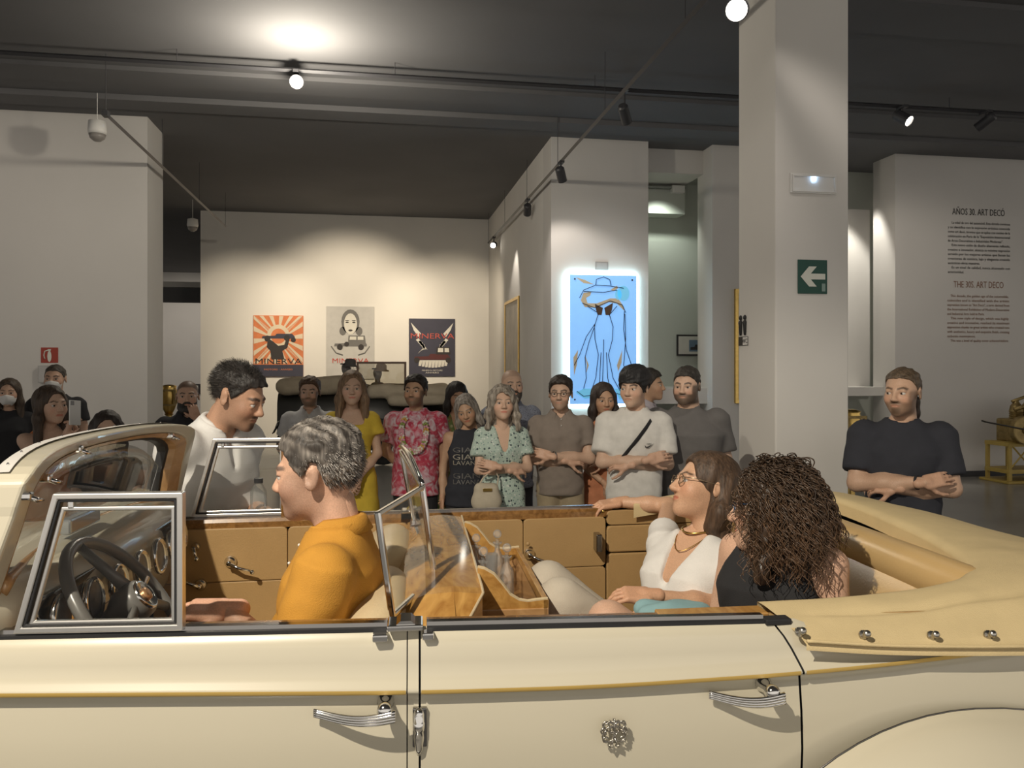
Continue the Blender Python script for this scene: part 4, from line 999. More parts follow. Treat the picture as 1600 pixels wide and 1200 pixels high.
    if sc_:
        gr = sc_.get('grow', .010); hem = sc_.get('hem', .86); sec = list(tor)
        if sc_.get('skirt'):
            sec = [(hem, 0, 0, .165 * g + sc_['skirt'], .13 * g + sc_['skirt'] * .7)] + [t for t in tor if t[0] > .93]
        elif hem < .86: sec = [(hem, 0, 0, tor[0][3] + .012, tor[0][4] + .015)] + sec
        pr2 = [('l', sec)] + sleeves(sc_.get('sleeve', .55), 0, sc_.get('flare', .008))
        vv = grown(pr2, ch, .022, gr)
        am = sc_.get('fold', .008); sd = o.get('seed', 1)
        vv.disp(lambda P: am * (wav(P * np.array((1, 1, .55), f32), sd, 34, 4) + .6 * wav(P, sd + 2, 70, 4)) * sst(1.50 - P[..., 2], .05, .25))
        vv.clip(lambda P: hem - P[..., 2])
        nk = sc_.get('neck', 'crew')
        cut = {'crew': [('e', (0, .012, 1.475), (.072, .072, .045))], 'polo': [('e', (0, .0, 1.487), (.066, .075, .045)), ('c', (0, -.12, 1.35), (0, -.06, 1.48), .010, .035)],
               'vee': [('e', (0, .0, 1.475), (.085, .085, .05)), ('c', (0, -.13, 1.25), (0, -.06, 1.48), .012, .075)], 'square': [('b', (0, -.10, 1.44), (.085, .09, .10), None, .02), ('e', (0, .01, 1.475), (.10, .08, .05))],
               'tank': [('b', (0, -.09, 1.45), (.075, .10, .09), None, .04), ('e', (0, .01, 1.475), (.095, .09, .06))]}[nk]
        for p in cut: vv.sub(p, .012)
        if sc_.get('sleeve', .55) <= 0:
            for s in (-1, 1): vv.sub(('e', (s * (sw + .035), 0, 1.39), (.075, .12, .13)), .012)
        V, Q = vv.surf(2); SH = np_obj(sc_.get('name', 'shirt'), [(up(V) * S, Q, None)], sc_['mat'], root)
        root['_shirt'] = SH.name
        if sc_.get('collar'):
            cp = []
            n = 25
            for k in range(n):
                a = R(-62 + 304 * k / (n - 1)) if True else 0
                px, py = .066 * math.cos(a), .012 + .070 * math.sin(a)
                fr_ = max(0, -math.sin(a)); zt = 1.482 - .040 * max(0, -(py - .0) / .07)
                cp.append([up((px * .96, py, zt - .012)) * S, up((px * 1.0, py, zt + .006)) * S, up((px * 1.12, py * 1.1, zt + .002)) * S, up((px * 1.42 + .0, py * 1.30 - .012 * fr_, zt - .034 - .016 * fr_)) * S])
            cp = cp if True else cp
            cl = MB().grid(cp, n, 4).build('collar', sc_.get('cmat', sc_['mat']), SH, smooth=True, solid=.004)
        if sc_.get('placket'):
            def front(zz): return float(np.interp(zz, [t[0] for t in tor], [t[2] - t[4] for t in tor])) - gr - .004
            for zz in (1.42, 1.375, 1.33)[:sc_['placket']]: MB().sphere(up((.004, front(zz), zz)) * S, .0042 * S, 8).build('button', WHITEP, SH, smooth=True)
    pc = o.get('pants')
    if pc:
        lp = [('e', (0, .01, .94), (.158 * g, .118 * g, .09))]
        for s in (-1, 1):
            a, b, c_ = J['leg', s]; fr_ = pc.get('len', 1.)
            if fr_ <= 0: lp.append(('k', tuple(a), tuple(a + (b - a) * .5), .09 * g, .088)); continue
            lp.append(('c', tuple(a), tuple(b), .088 * g, .066))
            lp.append(('k', tuple(b), tuple(b + (c_ - b) * fr_), .066, .055 + pc.get('flare', 0)))
        vv = grown(lp, .014 if seat else .021, .03, .006); vv.disp(lambda P: .006 * wav(P, o.get('seed', 1) + 4, 38, 4)); V, Q = vv.surf(2)
        np_obj(pc.get('name', 'trousers'), [(V * S, Q, None)], pc['mat'], root)
    for s in (-1, 1):
        a = J['leg', s][2]; m = grown([('c', tuple(a + np.array((0, .02, -.055))), tuple(a + np.array((0, -.15, -.062))), .042, .034), ('c', tuple(a), tuple(a + np.array((0, 0, -.05))), .042, .044)], .018, .02); m.clip(lambda P: (a[2] - .09) - P[..., 2]); V, Q = m.surf(1)
        np_obj('shoe', [(V * S, Q, None)], o.get('shoe', mat('shoe_dark', (.05, .045, .04), .5)), root)
    root_info[root.name] = dict(up=up, S=S, hd=hd, J=J, root=root, tor=tor)
    return root
root_info = {}
def fab(name, col, **k): return mat('cloth_' + name, col, .88, var=k.pop('var', .07), scale=k.pop('scale', 25), bump=.25, bscale=350, **k)

# ------------------------------------------------------------------ fabrics with patterns
def pattern_mat(name, base, cols, scale, kind='voronoi', thr=.35, sharp=.03):
    if name in MATS: return MATS[name]
    m = bpy.data.materials.new(name); m.use_nodes = True; MATS[name] = m
    nt = m.node_tree; b = nt.nodes['Principled BSDF']; b.inputs['Roughness'].default_value = .9
    tc = nt.nodes.new('ShaderNodeTexCoord'); prev = None
    for i, c in enumerate(cols):
        mp = nt.nodes.new('ShaderNodeMapping'); mp.inputs['Location'].default_value = (i * 3.3, i * 1.7, i * .9); nt.links.new(tc.outputs['Object'], mp.inputs[0])
        t = nt.nodes.new('ShaderNodeTexVoronoi' if kind == 'voronoi' else 'ShaderNodeTexNoise'); t.inputs['Scale'].default_value = scale * (1 + .35 * i)
        if kind != 'voronoi': t.inputs['Detail'].default_value = 4; t.inputs['Distortion'].default_value = 1.5
        nt.links.new(mp.outputs[0], t.inputs['Vector'])
        r = nt.nodes.new('ShaderNodeMapRange'); r.inputs[1].default_value = thr - sharp; r.inputs[2].default_value = thr + sharp
        r.inputs[3].default_value = 1 if kind == 'voronoi' else 0; r.inputs[4].default_value = 0 if kind == 'voronoi' else 1
        nt.links.new(t.outputs[0], r.inputs[0])
        mx = nt.nodes.new('ShaderNodeMix'); mx.data_type = 'RGBA'; nt.links.new(r.outputs[0], mx.inputs[0])
        if prev is None: mx.inputs[6].default_value = tuple(base) + (1,)
        else: nt.links.new(prev, mx.inputs[6])
        mx.inputs[7].default_value = tuple(c) + (1,); prev = mx.outputs[2]
    nt.links.new(prev, b.inputs['Base Color']); return m
TIEDYE = pattern_mat('tie_dye_red', (.50, .06, .10), ((.62, .30, .36), (.38, .03, .07), (.60, .50, .55)), 9, 'noise', .56, .10)
FLORAL = pattern_mat('mint_floral', (.42, .52, .46), ((.05, .07, .08), (.62, .66, .62), (.20, .30, .28)), 34, 'voronoi', .26, .05)
GREENP = pattern_mat('green_print', (.16, .22, .07), ((.42, .40, .22), (.30, .10, .05)), 22, 'voronoi', .28, .06)
BLUEP = pattern_mat('blue_micro_print', (.22, .24, .30), ((.06, .07, .11),), 90, 'voronoi', .30, .05)

DK = (.028, .020, .015); BR = (.085, .05, .028); TANSK = (.50, .31, .20); LT = (.60, .40, .29)
def crowd(px, py, zc): return room(px, py, zc=zc)
JEAN = fab('dark_jeans', (.04, .04, .05)); KHAKI = fab('khaki', (.36, .29, .19)); BLK = fab('black', (.022, .022, .025)); NAVYB = fab('black_navy', (.028, .030, .040))
GR = None
def cm(px, py, **k): return CARM @ car(px, py, **k)
# ---- the crowd behind the car
person('person', crowd(14, 614, 6.9), 12, dict(label='woman in dark top with white face mask at the end of the crowd', female=True, hair='long', hairc=(.06, .04, .025), mask=1, len=.22, h=.0065, shirt=dict(mat=BLK, sleeve=.5), pants=dict(mat=JEAN), seed=11))
person('person', crowd(86, 592, 7.2), 4, dict(label='man in black t-shirt with white face mask below the red sign', hair='short', thick=.003, top=.002, hairc=(.05, .04, .03), mask=1, h=.0065, shirt=dict(mat=BLK), pants=dict(mat=JEAN), seed=12))
pw = crowd(117, 659, 4.62)
person('person', crowd(80, 633, 5.0), 38, dict(label='long-haired woman in orange top holding up a phone', female=True, hair='long', hairc=(.055, .035, .022), len=.27, skin=LT, look=(12, 0, 0), h=.006,
    arm_r=(crowd(62, 735, 4.9), crowd(104, 678, 4.68), Vector((.35, -.35, .75)), Vector((-.8, -.5, .3)), .45, 1), arm_l=(crowd(112, 730, 5.05), crowd(121, 682, 4.75), Vector((-.05, -.35, .8)), Vector((.8, .4, .3)), .5, 1),
    shirt=dict(mat=fab('orange_top', (.62, .20, .06)), sleeve=0, neck='tank'), pants=dict(mat=JEAN), seed=13))
person('person', crowd(167, 674, 4.45), 14, dict(label='dark-haired woman in dark top seen over the windscreen frame', female=True, hair='long', part=.3, hairc=(.03, .02, .016), len=.16, skin=LT, h=.006, arm_r='cross_over', arm_l='cross_under', shirt=dict(mat=fab('slate', (.05, .055, .06)), sleeve=.5), pants=dict(mat=JEAN), seed=14))
person('person', crowd(293, 619, 6.1), 10, dict(label='bald bearded man in dark polo with his hand at his chin', buzz=.75, hairc=(.03, .025, .02), beard=.016, h=.006, arm_l='chin', arm_r='cross_under', shirt=dict(mat=fab('charcoal', (.035, .035, .04)), neck='polo', collar=1), pants=dict(mat=JEAN), seed=15))
person('person', crowd(484, 613, 6.5), -4, dict(label='man in white polo with short beard behind the driver', hair='short', quiff=.014, hairc=BR, stubble=.75, h=.006, skin=LT, arm_r='behind', arm_l='behind', shirt=dict(mat=fab('white_polo', (.62, .62, .62)), neck='polo', collar=1, placket=2), pants=dict(mat=KHAKI), seed=16))
person('person', crowd(550, 607, 5.9), 2, dict(label='woman with long light brown hair in a short yellow dress', female=True, hair='long', hairc=(.20, .125, .07), len=.22, part=.4, skin=LT, h=.0055, arm_r='clasp', arm_l='clasp', shirt=dict(name='dress', mat=fab('yellow_dress', (.66, .47, .05)), neck='square', hem=.62, skirt=.035, sleeve=.42, flare=.022), seed=17))
person('person', crowd(649, 612, 6.1), -8, dict(label='man in red tie-dye t-shirt with a flower garland', hair='short', quiff=.012, hairc=(.02, .015, .012), stubble=.6, h=.0055, skin=TANSK, look=(-12, -4, 0), arm_r='behind', arm_l='down', shirt=dict(mat=TIEDYE, sleeve=.6, hem=.80, grow=.016), pants=dict(mat=BLK), seed=18))
person('person', crowd(714, 619, 6.85), 0, dict(label='dark-haired woman in green print dress behind the others', female=True, hair='long', fringe=1, hairc=(.02, .016, .014), len=.18, skin=TANSK, h=.0065, look=(10, 10, 0), shirt=dict(name='dress', mat=GREENP, neck='vee', hem=.45, skirt=.04, sleeve=.8), seed=19))
person('person', crowd(729, 641, 5.9), -6, dict(label='grey-haired woman in black sleeveless top with silver lettering', female=True, hair='long', hairc=(.14, .12, .10), grey=(.34, .31, .28), len=.05, hw=.080, skin=TANSK, h=.0055, look=(-10, 14, -14), arm_r='down', arm_l='behind', shirt=dict(mat=NAVYB, sleeve=0, neck='crew', hem=.82), pants=dict(mat=BLK), seed=20))
person('person', crowd(785, 631, 5.55), 2, dict(label='woman with wavy grey hair and folded arms in mint floral dress', female=True, hair='long', wavy=.010, thick=.022, hairc=(.16, .13, .10), grey=(.36, .32, .27), len=.10, hw=.095, skin=LT, h=.0055, look=(-4, -6, 0), arm_r='cross_under', arm_l='cross_over', shirt=dict(name='dress', mat=FLORAL, neck='vee', hem=.5, skirt=.03, sleeve=.6, flare=.02), seed=21))
person('person', crowd(800, 602, 6.35), 4, dict(label='bald man with beard in dark blue print shirt behind the floral dress', buzz=.25, hairc=(.10, .085, .07), beard=.008, beardc=(.07, .06, .05), h=.006, skin=LT, arm_r='behind', arm_l='down', shirt=dict(mat=BLUEP, neck='polo', collar=1, hem=.80), pants=dict(mat=JEAN), seed=22))
person('person', crowd(876, 615, 5.75), -12, dict(label='man with glasses and folded arms in taupe polo and khaki trousers', hair='short', quiff=.012, hairc=DK, stubble=.35, glasses='black', h=.0055, skin=LT, look=(-8, 0, 0), arm_r='cross_under', arm_l='cross_over', shirt=dict(mat=fab('taupe_polo', (.235, .195, .165)), neck='polo', collar=1, placket=2, sleeve=.62), pants=dict(mat=KHAKI), seed=23))
person('person', crowd(943, 624, 5.95), 4, dict(label='girl with long dark hair in an orange dress, arms folded', female=True, hair='long', part=.4, hairc=(.035, .024, .02), len=.28, sides=(1, .8), skin=TANSK, h=.0055, look=(-6, 6, 0), arm_r='clasp', arm_l='cross_under', shirt=dict(name='dress', mat=fab('orange_dress', (.50, .20, .10)), neck='vee', hem=.45, skirt=.02, sleeve=.8), seed=24))
person('person', crowd(991, 606, 5.2), -14, dict(label='boy with black fringe in white t-shirt and black shoulder strap', hair='short', hl=-.034, thick=.018, top=.014, hairc=(.012, .011, .012), h=.005, skin=LT, look=(-28, 4, 0), gaze=(-.3, -1, 0), arm_r='cross_over', arm_l='cross_under', shirt=dict(mat=fab('white_tee', (.66, .64, .60)), hem=.78, grow=.018, sleeve=.72, flare=.012), pants=dict(mat=BLK), seed=25, shw=.98))
person('person', crowd(1016, 602, 6.6), 60, dict(label='man in pale lilac shirt mostly hidden behind the boy', hair='short', thick=.013, hairc=(.03, .025, .02), h=.0065, skin=TANSK, shirt=dict(mat=fab('lilac', (.42, .39, .43)), neck='polo', collar=1), pants=dict(mat=JEAN), seed=26))
person('person', crowd(1073, 603, 5.4), -20, dict(label='heavy-set man with short beard in a grey t-shirt', hair='short', thick=.006, top=.006, hairc=(.03, .025, .02), stubble=.8, fat=1., big=1, girth=1.38, shw=1.16, h=.005, skin=LT, look=(-18, 4, 0), arm_r='behind', arm_l='down', shirt=dict(mat=fab('grey_tee', (.135, .128, .125)), hem=.74, sleeve=.75, grow=.014), pants=dict(mat=JEAN), seed=27))
person('person', crowd(1410, 613, 4.2), -30, dict(label='man with ponytail and goatee in black t-shirt, arms folded', hair='short', thick=.004, top=.004, recede=.018, hairc=(.10, .07, .045), stubble=.55, goatee=.9, brow=(.10, .06, .035), big=1, girth=1.08, shw=1.06, h=.0048, skin=(.56, .36, .25), look=(-26, 2, 0), gaze=(-.35, -1, 0), arm_r='cross_over', arm_l='cross_under', shirt=dict(mat=NAVYB, hem=.80, sleeve=.72, grow=.012), pants=dict(mat=BLK), seed=28))
person('person', crowd(1409, 634, 5.3), -10, dict(label='person in black clothes hidden behind the man with the ponytail', hair='short', hairc=DK, h=.0065, arm_l='down', shirt=dict(mat=BLK), pants=dict(mat=BLK), seed=29))
INF = {}
for r_ in list(root_info): INF[bpy.data.objects[r_]['label']] = root_info[r_]
def who(s): return next(v for k, v in INF.items() if s in k)
def chest(info, x, z, g_=.014, girth=1.):
    t = info['tor']; cy, rx, ry = (float(np.interp(z, [q[0] for q in t], [q[i] for q in t])) for i in (2, 3, 4))
    return info['up']((x, cy - ry * max(0, 1 - (abs(x) / rx) ** 2.4) ** (1 / 2.4) - g_, z)) * info['S']
def chest_text(info, body, size, z, m, x=0., g_=.02, parent=None, width=None):
    o = text_mesh('lettering', body, size, m, parent or info['root'], extrude=.0004, width=width)
    for v in o.data.vertices:
        p = chest(info, x + v.co.x / info['S'], z + v.co.y / info['S'], g_); v.co = (p[0], p[1] - v.co.z, p[2])
    return o
SILV = mat('silver_print', (.62, .58, .50), .4, .5)
t_ = who('silver lettering')
for i, (s_, z_, sz) in enumerate((('GIAN', 1.27, .050), ('GIAN', 1.21, .058), ('LAVANA', 1.165, .046), ('GIAN', 1.055, .055), ('LAVANA', 1.01, .046))): chest_text(t_, s_, sz, z_, SILV if i in (1, 2) else mat('dark_silver_print', (.13, .125, .12), .5), width=.2)
b_ = who('boy with black fringe'); bs = []
for i in range(17):
    t = i / 16; x = .10 - .26 * t; z = 1.40 - .33 * t; bs.append(chest(b_, x, z, .030))
MB().tube(bs, .016 * b_['S'], 6, flat=.25).build('bag_strap', BLK, b_['root'], smooth=True)
sw_ = [(-.03, .004), (-.02, -.006), (-.008, -.004), (.03, .012), (-.008, -.013), (-.026, -.012)]
m_ = MB(); m_.add([chest(b_, .085 + x, 1.245 + z, .031) for x, z in sw_], [tuple(range(6))]); m_.build('swoosh_logo', BLK, b_['root'], solid=.001)
chest_text(b_, 'NIKE', .014, 1.252, BLK, .083, .031)
# garland of flowers round the neck of the tie-dye shirt
l_ = who('flower garland'); fl = MB(); rg = np.random.default_rng(4); gpts = []
for i in range(46):
    a = 2 * PI * i / 46; x = .095 * math.sin(a); z = 1.30 + .15 * math.cos(a); 
    if math.cos(a) > .75: p = l_['up']((x, .02 - .02, 1.455)) * l_['S']
    else: p = chest(l_, x, z, .030)
    gpts.append(p)
GARL = [mat('petal_pink', (.62, .30, .36), .8), mat('petal_white', (.66, .62, .55), .8), mat('leaf_green', (.25, .30, .08), .8), mat('petal_gold', (.60, .36, .08), .8)]
gar = empty('flower_garland', parent=l_['root'])
for i, p in enumerate(gpts):
    f_ = MB(); k = i % 7
    for q in range(5):
        a = 2 * PI * q / 5 + i; f_.sphere((p[0] + .014 * math.cos(a), p[1] - .008 - .006 * rg.random(), p[2] + .014 * math.sin(a)), .011, 6, (1, .6, 1))
    f_.build('flower', GARL[(0, 1, 2, 0, 3, 1, 0)[k]], gar, smooth=True)
# ponytail, bracelet, watches
p_ = who('ponytail and goatee'); hd_ = p_['hd']
V_, Q_ = (lambda v: v.surf(1))(grown([('c', (.0, .10, -.03), (.01, .125, -.05), .018, .024), ('c', (.01, .125, -.05), (.015, .125, -.11), .026, .020), ('c', (.015, .125, -.11), (.02, .13, -.15), .02, .008)], .005, .015).disp(lambda P: .004 * wav(P, 3, 150, 5)))
np_obj('ponytail', [(hd_(V_), Q_, np.array((.045, .03, .022), f32))], HAIRM, p_['root'])
def band(info, s, name, m, r=.032, t=.9, wd=.012):
    sh, el, wr = info['J'][s][:3]; c = el + (wr - el) * t; d = (wr - el) / np.linalg.norm(wr - el); u = np.cross(d, (0, 0, 1.)); u /= np.linalg.norm(u); v = np.cross(d, u)
    rows = [[tuple(info['up'](c + d * k + (u * math.cos(a) + v * math.sin(a)) * r) * info['S']) for k in (-wd / 2, wd / 2)] for a in [2 * PI * i / 16 for i in range(17)]]
    return MB().grid(rows, 17, 2).build(name, m, info['root'], smooth=True, solid=.004)
band(p_, -1, 'bracelet', BLK, .031); band(who('taupe polo'), 1, 'watch', mat('watch_steel', (.5, .48, .45), .3, 1.)); band(who('mint floral'), -1, 'watch', WHITEP, .026)
# beige handbag hanging from the arm of the woman in the floral dress
mi = who('mint floral'); ma = mi['J'][-1]; mw = mi['root'].matrix_basis @ Vector(mi['up'](ma[1] * .45 + ma[2] * .55) * mi['S']); hb = empty('handbag', (mw.x - .09, mw.y - .11, mw.z - .245)); tag(hb, 'beige soft handbag hanging beside the mint floral dress', 'handbag')
bv = grown([('b', (0, 0, .09), (.085, .045, .09), None, .04), ('e', (0, 0, .06), (.10, .055, .06))], .008, .04); bv.disp(lambda P: .006 * wav(P, 4, 45, 4)); V_, Q_ = bv.surf(2)
np_obj('bag_body', [(V_, Q_, None)], fab('beige_bag', (.50, .44, .34)), hb)
MB().tube([(-.06, 0, .15), (-.02, .02, .21), (.06, .07, .265), (.09, .06, .21), (.07, 0, .15)], .006, 6).build('bag_strap', fab('beige_bag', (.5, .44, .34)), hb, smooth=True)
MB().box(-.03, .03, -.056, -.05, .13, .15).build('bag_clasp', BRASS, hb, bevel=.002)
# phone held up
ph_ = empty('smartphone', pw); tag(ph_, 'pale smartphone held up by the woman in the orange top', 'phone'); ph_.rotation_euler = (R(-8), R(6), R(55))
MB().box(-.036, .036, -.004, .004, -.02, .125).build('phone_body', WHITEP, ph_, bevel=.003)
MB().box(-.031, -.008, -.0055, -.004, .095, .12).build('camera_bump', mat('phone_grey', (.3, .3, .3), .4), ph_, bevel=.001)

# ---- the man in the white shirt leaning on the far door
WS = fab('white_shirt', (.74, .73, .71), scale=10)
wm = person('person', room(372, 632, zc=3.30), 58, dict(label='man in white shirt leaning on the car door beside the driver', hair='short', thick=.005, top=.007, quiff=.010, rough=.005, hairc=(.022, .018, .016), stubble=.22, goatee=.75, brow=(.03, .022, .018), h=.0042, bh=.9, ch=.008, big=1, girth=1.12, shw=1.04, skin=(.50, .29, .19), scale=1.06, headscale=1.03,
    lean=24, look=(12, -2, 4), gaze=(.35, -1, -.2), arm_r=(cm(388, 800, y=1.92), cm(424, 806, y=1.62), Vector((.75, -.6, -.10)), Vector((0, -.2, 1)), .32, 1), arm_l='down',
    shirt=dict(mat=WS, neck='polo', collar=1, sleeve=.95, flare=.02, hem=.80, grow=.018, fold=.010), pants=dict(mat=JEAN), seed=31))
# ---- the driver
MUST = fab('mustard_polo', (.56, .27, .035), scale=18)
dr = person('person', cm(497, 738, y=.42), -98, dict(label='grey-haired driver in a mustard polo shirt at the wheel', hair='short', thick=.010, top=.010, rough=.005, hairc=(.05, .042, .036), grey=(.30, .27, .24), stubble=.35, brow=(.10, .08, .07), h=.0036, bh=.8, ch=.006, skin=(.66, .40, .28), float=1, scale=1.0, seat=dict(kz=.06), lean=4, twist=0, look=(-8, 2, 0),
    arm_l=(cm(455, 1060, y=.20), cm(355, 952, y=.31), Vector((-1, .05, .02)), Vector((.1, -.3, 1)), .3, 1), arm_r=(cm(450, 1010, y=.68), cm(330, 1030, y=.60), Vector((-1, -.1, .1)), Vector((0, .2, 1)), .6, 1),
    shirt=dict(mat=MUST, neck='polo', collar=1, placket=2, sleeve=.85, flare=.012, grow=.014, fold=.009, hem=.84), pants=dict(mat=JEAN), seed=32))
# ---- the two women on the rear seat
WT = fab('white_top', (.78, .76, .73), scale=12); LINEN = fab('linen', (.55, .49, .40), scale=14)
wo = person('person', cm(1102, 762, y=.95), -92, dict(label='woman in white top and glasses with her arm along the car door', female=True, hair='long', hairc=(.075, .044, .026), len=.10, hw=.072, sides=(.5, .5), back=.045, rough=.004, h=.0038, bh=.8, ch=.006, skin=(.60, .36, .23), glasses='gold', float=1, scale=.98, seat=dict(kz=.33, tl=.50, ay=-.12), lean=-22, twist=34, look=(-34, 2, 0),
    arm_r=(cm(1045, 790, y=1.36), cm(968, 785, y=1.42), Vector((-1, .0, -.12)), Vector((-.1, -.2, 1)), .40, 1), arm_l=(cm(1128, 948, y=.74), cm(1015, 930, y=.70), Vector((-1, .08, .06)), Vector((.1, -.4, .9)), .35, 1),
    shirt=dict(mat=WT, neck='vee', sleeve=.28, grow=.010, fold=.007, hem=.88), pants=dict(mat=LINEN, flare=.03), seed=33))
cw_ = person('person', cm(1208, 798, y=.50), -92, dict(label='woman with long curly brown hair in a black strappy top', female=True, h=.0042, bh=.8, ch=.006, skin=(.64, .40, .28), glasses='blue', float=1, scale=1.0, seat=dict(kz=.25, tl=.48, kx=.13), headoff=(-.01, -.05, -.10), lean=-14, twist=38, look=(-66, 4, 0), hairc=(.07, .045, .03),
    arm_l=(cm(1312, 985, y=.36), cm(1225, 1030, y=.30), Vector((-1, .1, 0)), Vector((0, -.5, 1)), .4, 1), arm_r=(cm(1118, 985, y=.66), cm(1030, 1000, y=.60), Vector((-1, 0, 0)), Vector((0, .1, 1)), .4, 1),
    shirt=dict(mat=fab('black_top', (.018, .018, .020)), neck='tank', sleeve=0, grow=.008, hem=.86), pants=dict(mat=fab('shorts', (.10, .12, .16)), len=0), seed=34))
def curls(info, n, base, seed, L=.30, amp=.011, gap=None):
    rg = np.random.default_rng(seed); hd = info['hd']; V = []; Q = []; C = []; off = 0; nn = 3
    for i in range(n):
        # root on the scalp
        while True:
            d = rg.normal(size=3); d /= np.linalg.norm(d)
            if d[2] > -.45 and not (d[1] < -.55 and d[2] < .62): break
        p = np.array((.078, .098, .086)) * d + np.array((0, .016, .034)); out = d * np.array((1, 1, .5))
        ln = L * rg.uniform(.7, 1.1) * (1.0 if d[2] > -.1 else .85); m = 40; ph = rg.uniform(0, 6.28); w_ = rg.uniform(95, 150); am = amp * rg.uniform(.7, 1.4); th = rg.uniform(.0013, .0022)
        t = np.linspace(0, 1, m); fall = np.clip(t * 1.6, 0, 1) ** 1.3
        rad = out * 1.0; r0 = np.hypot(rad[0], rad[1]) + 1e-6
        spread = (.010 + .055 * t) * (.5 + .8 * rg.random())
        c = p[None] + rad[None] / max(r0, .35) * spread[:, None] + np.stack([0 * t, .012 * t, (1 - fall) * t * .06 * max(d[2], 0) - ln * t ** 1.25 * (.35 + .65 * fall)], -1)
        # keep the mass outside the skull
        q = (c - np.array((0, .016, .02))) / np.array((.086, .104, .094)); r = np.linalg.norm(q * np.array((1, 1, .6)), axis=1); k = np.where(r < 1, 1 / np.maximum(r, .2), 1)
        c[:, 0] = c[:, 0] * k; c[:, 1] = .016 + (c[:, 1] - .016) * k
        # away from the face opening
        face = (c[:, 1] < -.055) & (np.abs(c[:, 0]) < .060) & (c[:, 2] < .055); c[face, 0] = np.sign(c[face, 0] + 1e-4) * .064
        a = ph + w_ * ln * t * 1.1; c = c + np.stack([np.cos(a), np.sin(a), .3 * np.sin(a + 1)], -1) * (am * np.clip(t * 5, 0, 1))[:, None]
        sl = hd(c); js = info['up'](info['J'][1][0] + np.array((.01, 0, -.01))) * info['S']; hit = np.nonzero(np.linalg.norm(sl - js, axis=1) < .088)[0]
        if len(hit): c = c[:max(2, hit[0])]; c = np.stack([np.interp(np.linspace(0, len(c) - 1, m), np.arange(len(c)), c[:, q_]) for q_ in range(3)], -1)
        tg = np.gradient(c, axis=0); tg /= np.linalg.norm(tg, axis=1)[:, None] + 1e-9; u = np.cross(tg, (.3, .5, .8)); u /= np.linalg.norm(u, axis=1)[:, None] + 1e-9; v = np.cross(tg, u)
        rr = th * (1 - .6 * t ** 3)
        ring = np.stack([c + (u * math.cos(2 * PI * k / nn) + v * math.sin(2 * PI * k / nn)) * rr[:, None] for k in range(nn)], 1).reshape(-1, 3)
        V.append(ring); ii = np.arange(m - 1)[:, None] * nn; kk = np.arange(nn)[None]
        Q.append(np.stack([ii + kk, ii + (kk + 1) % nn, ii + nn + (kk + 1) % nn, ii + nn + kk], -1).reshape(-1, 4) + off); off += m * nn
        tone = rg.uniform(.65, 1.45); C.append(np.array(base)[None] * tone * (1 + .9 * np.repeat(t, nn)[:, None] ** 2 * np.array((1.2, .9, .6))))
    return hd(np.concatenate(V)), np.concatenate(Q), np.clip(np.concatenate(C), 0, 1)
ci = root_info[cw_.name]; V_, Q_, c_ = curls(ci, 1450, (.060, .038, .024), 5, .205, .0085)
V2, Q2, c2 = long_hair(dict(hairc=(.045, .028, .018), len=.10, thick=.010, hw=.088, wavy=.014, rough=.008), .006)
np_obj('curly_hair', [(ci['hd'](V2), Q2, c2), (V_, Q_, c_)], vcol_mat('curly_hair', .38, .3, 200, .5), cw_)
# fine strands over the driver's crop, the leaning man's hair and the woman's sleek hair
def fuzz(info, n, base, grey, seed, ln=.022, top=.016, dirv=(0, .5, -.6), fmin=.06):
    rg = np.random.default_rng(seed); V = []; Q = []; C = []; off = 0; ks, vs2 = [a for a, b in HL], [b for a, b in HL]
    while len(V) < n:
        d = rg.normal(size=3); d /= np.linalg.norm(d); p = np.array((.080, .100, .090)) * d + np.array((0, .016, .037))
        if p[2] < np.interp(p[1], ks, vs2) + .006 or (abs(p[0]) > .06 and -.012 < p[1] < .034 and p[2] < .024): continue
        L = ln * rg.uniform(.6, 1.3) * (1.5 if d[2] > .5 else 1.); dv = np.array(dirv) * (1 - .4 * d[2]) + d * (.55 + .35 * (d[2] > .5)) + rg.normal(size=3) * .22; dv -= d * min(0, d @ dv); dv /= np.linalg.norm(dv)
        t = np.linspace(0, 1, 4)[:, None]; c = p + dv * L * t + np.array((0, .1, -.25)) * L * t ** 2 + d * top * .35 * t; s_ = np.cross(dv, d); s_ /= np.linalg.norm(s_) + 1e-9
        w_ = .0008 * (1 - .7 * t); ring = np.stack([c + s_ * w_, c - s_ * w_, ], 1).reshape(-1, 3)
        V.append(ring); Q.append(np.array([(2 * i, 2 * i + 1, 2 * i + 3, 2 * i + 2) for i in range(3)]) + off); off += 8
        C.append(np.tile(np.array(grey if rg.random() < .45 else base) * rg.uniform(.6, 1.5), (8, 1)))
    return info['hd'](np.concatenate(V)), np.concatenate(Q), np.clip(np.concatenate(C), 0, 1)
FZ = vcol_mat('hair_strands', .45, 0, 200)
np_obj('hair_strands', [fuzz(root_info[dr.name], 5600, (.05, .042, .036), (.36, .33, .30), 2, .011, .003)], FZ, dr)
np_obj('hair_strands', [fuzz(root_info[wm.name], 3600, (.018, .015, .013), (.05, .045, .04), 3, .013, .006, (0, .9, .2))], FZ, wm)
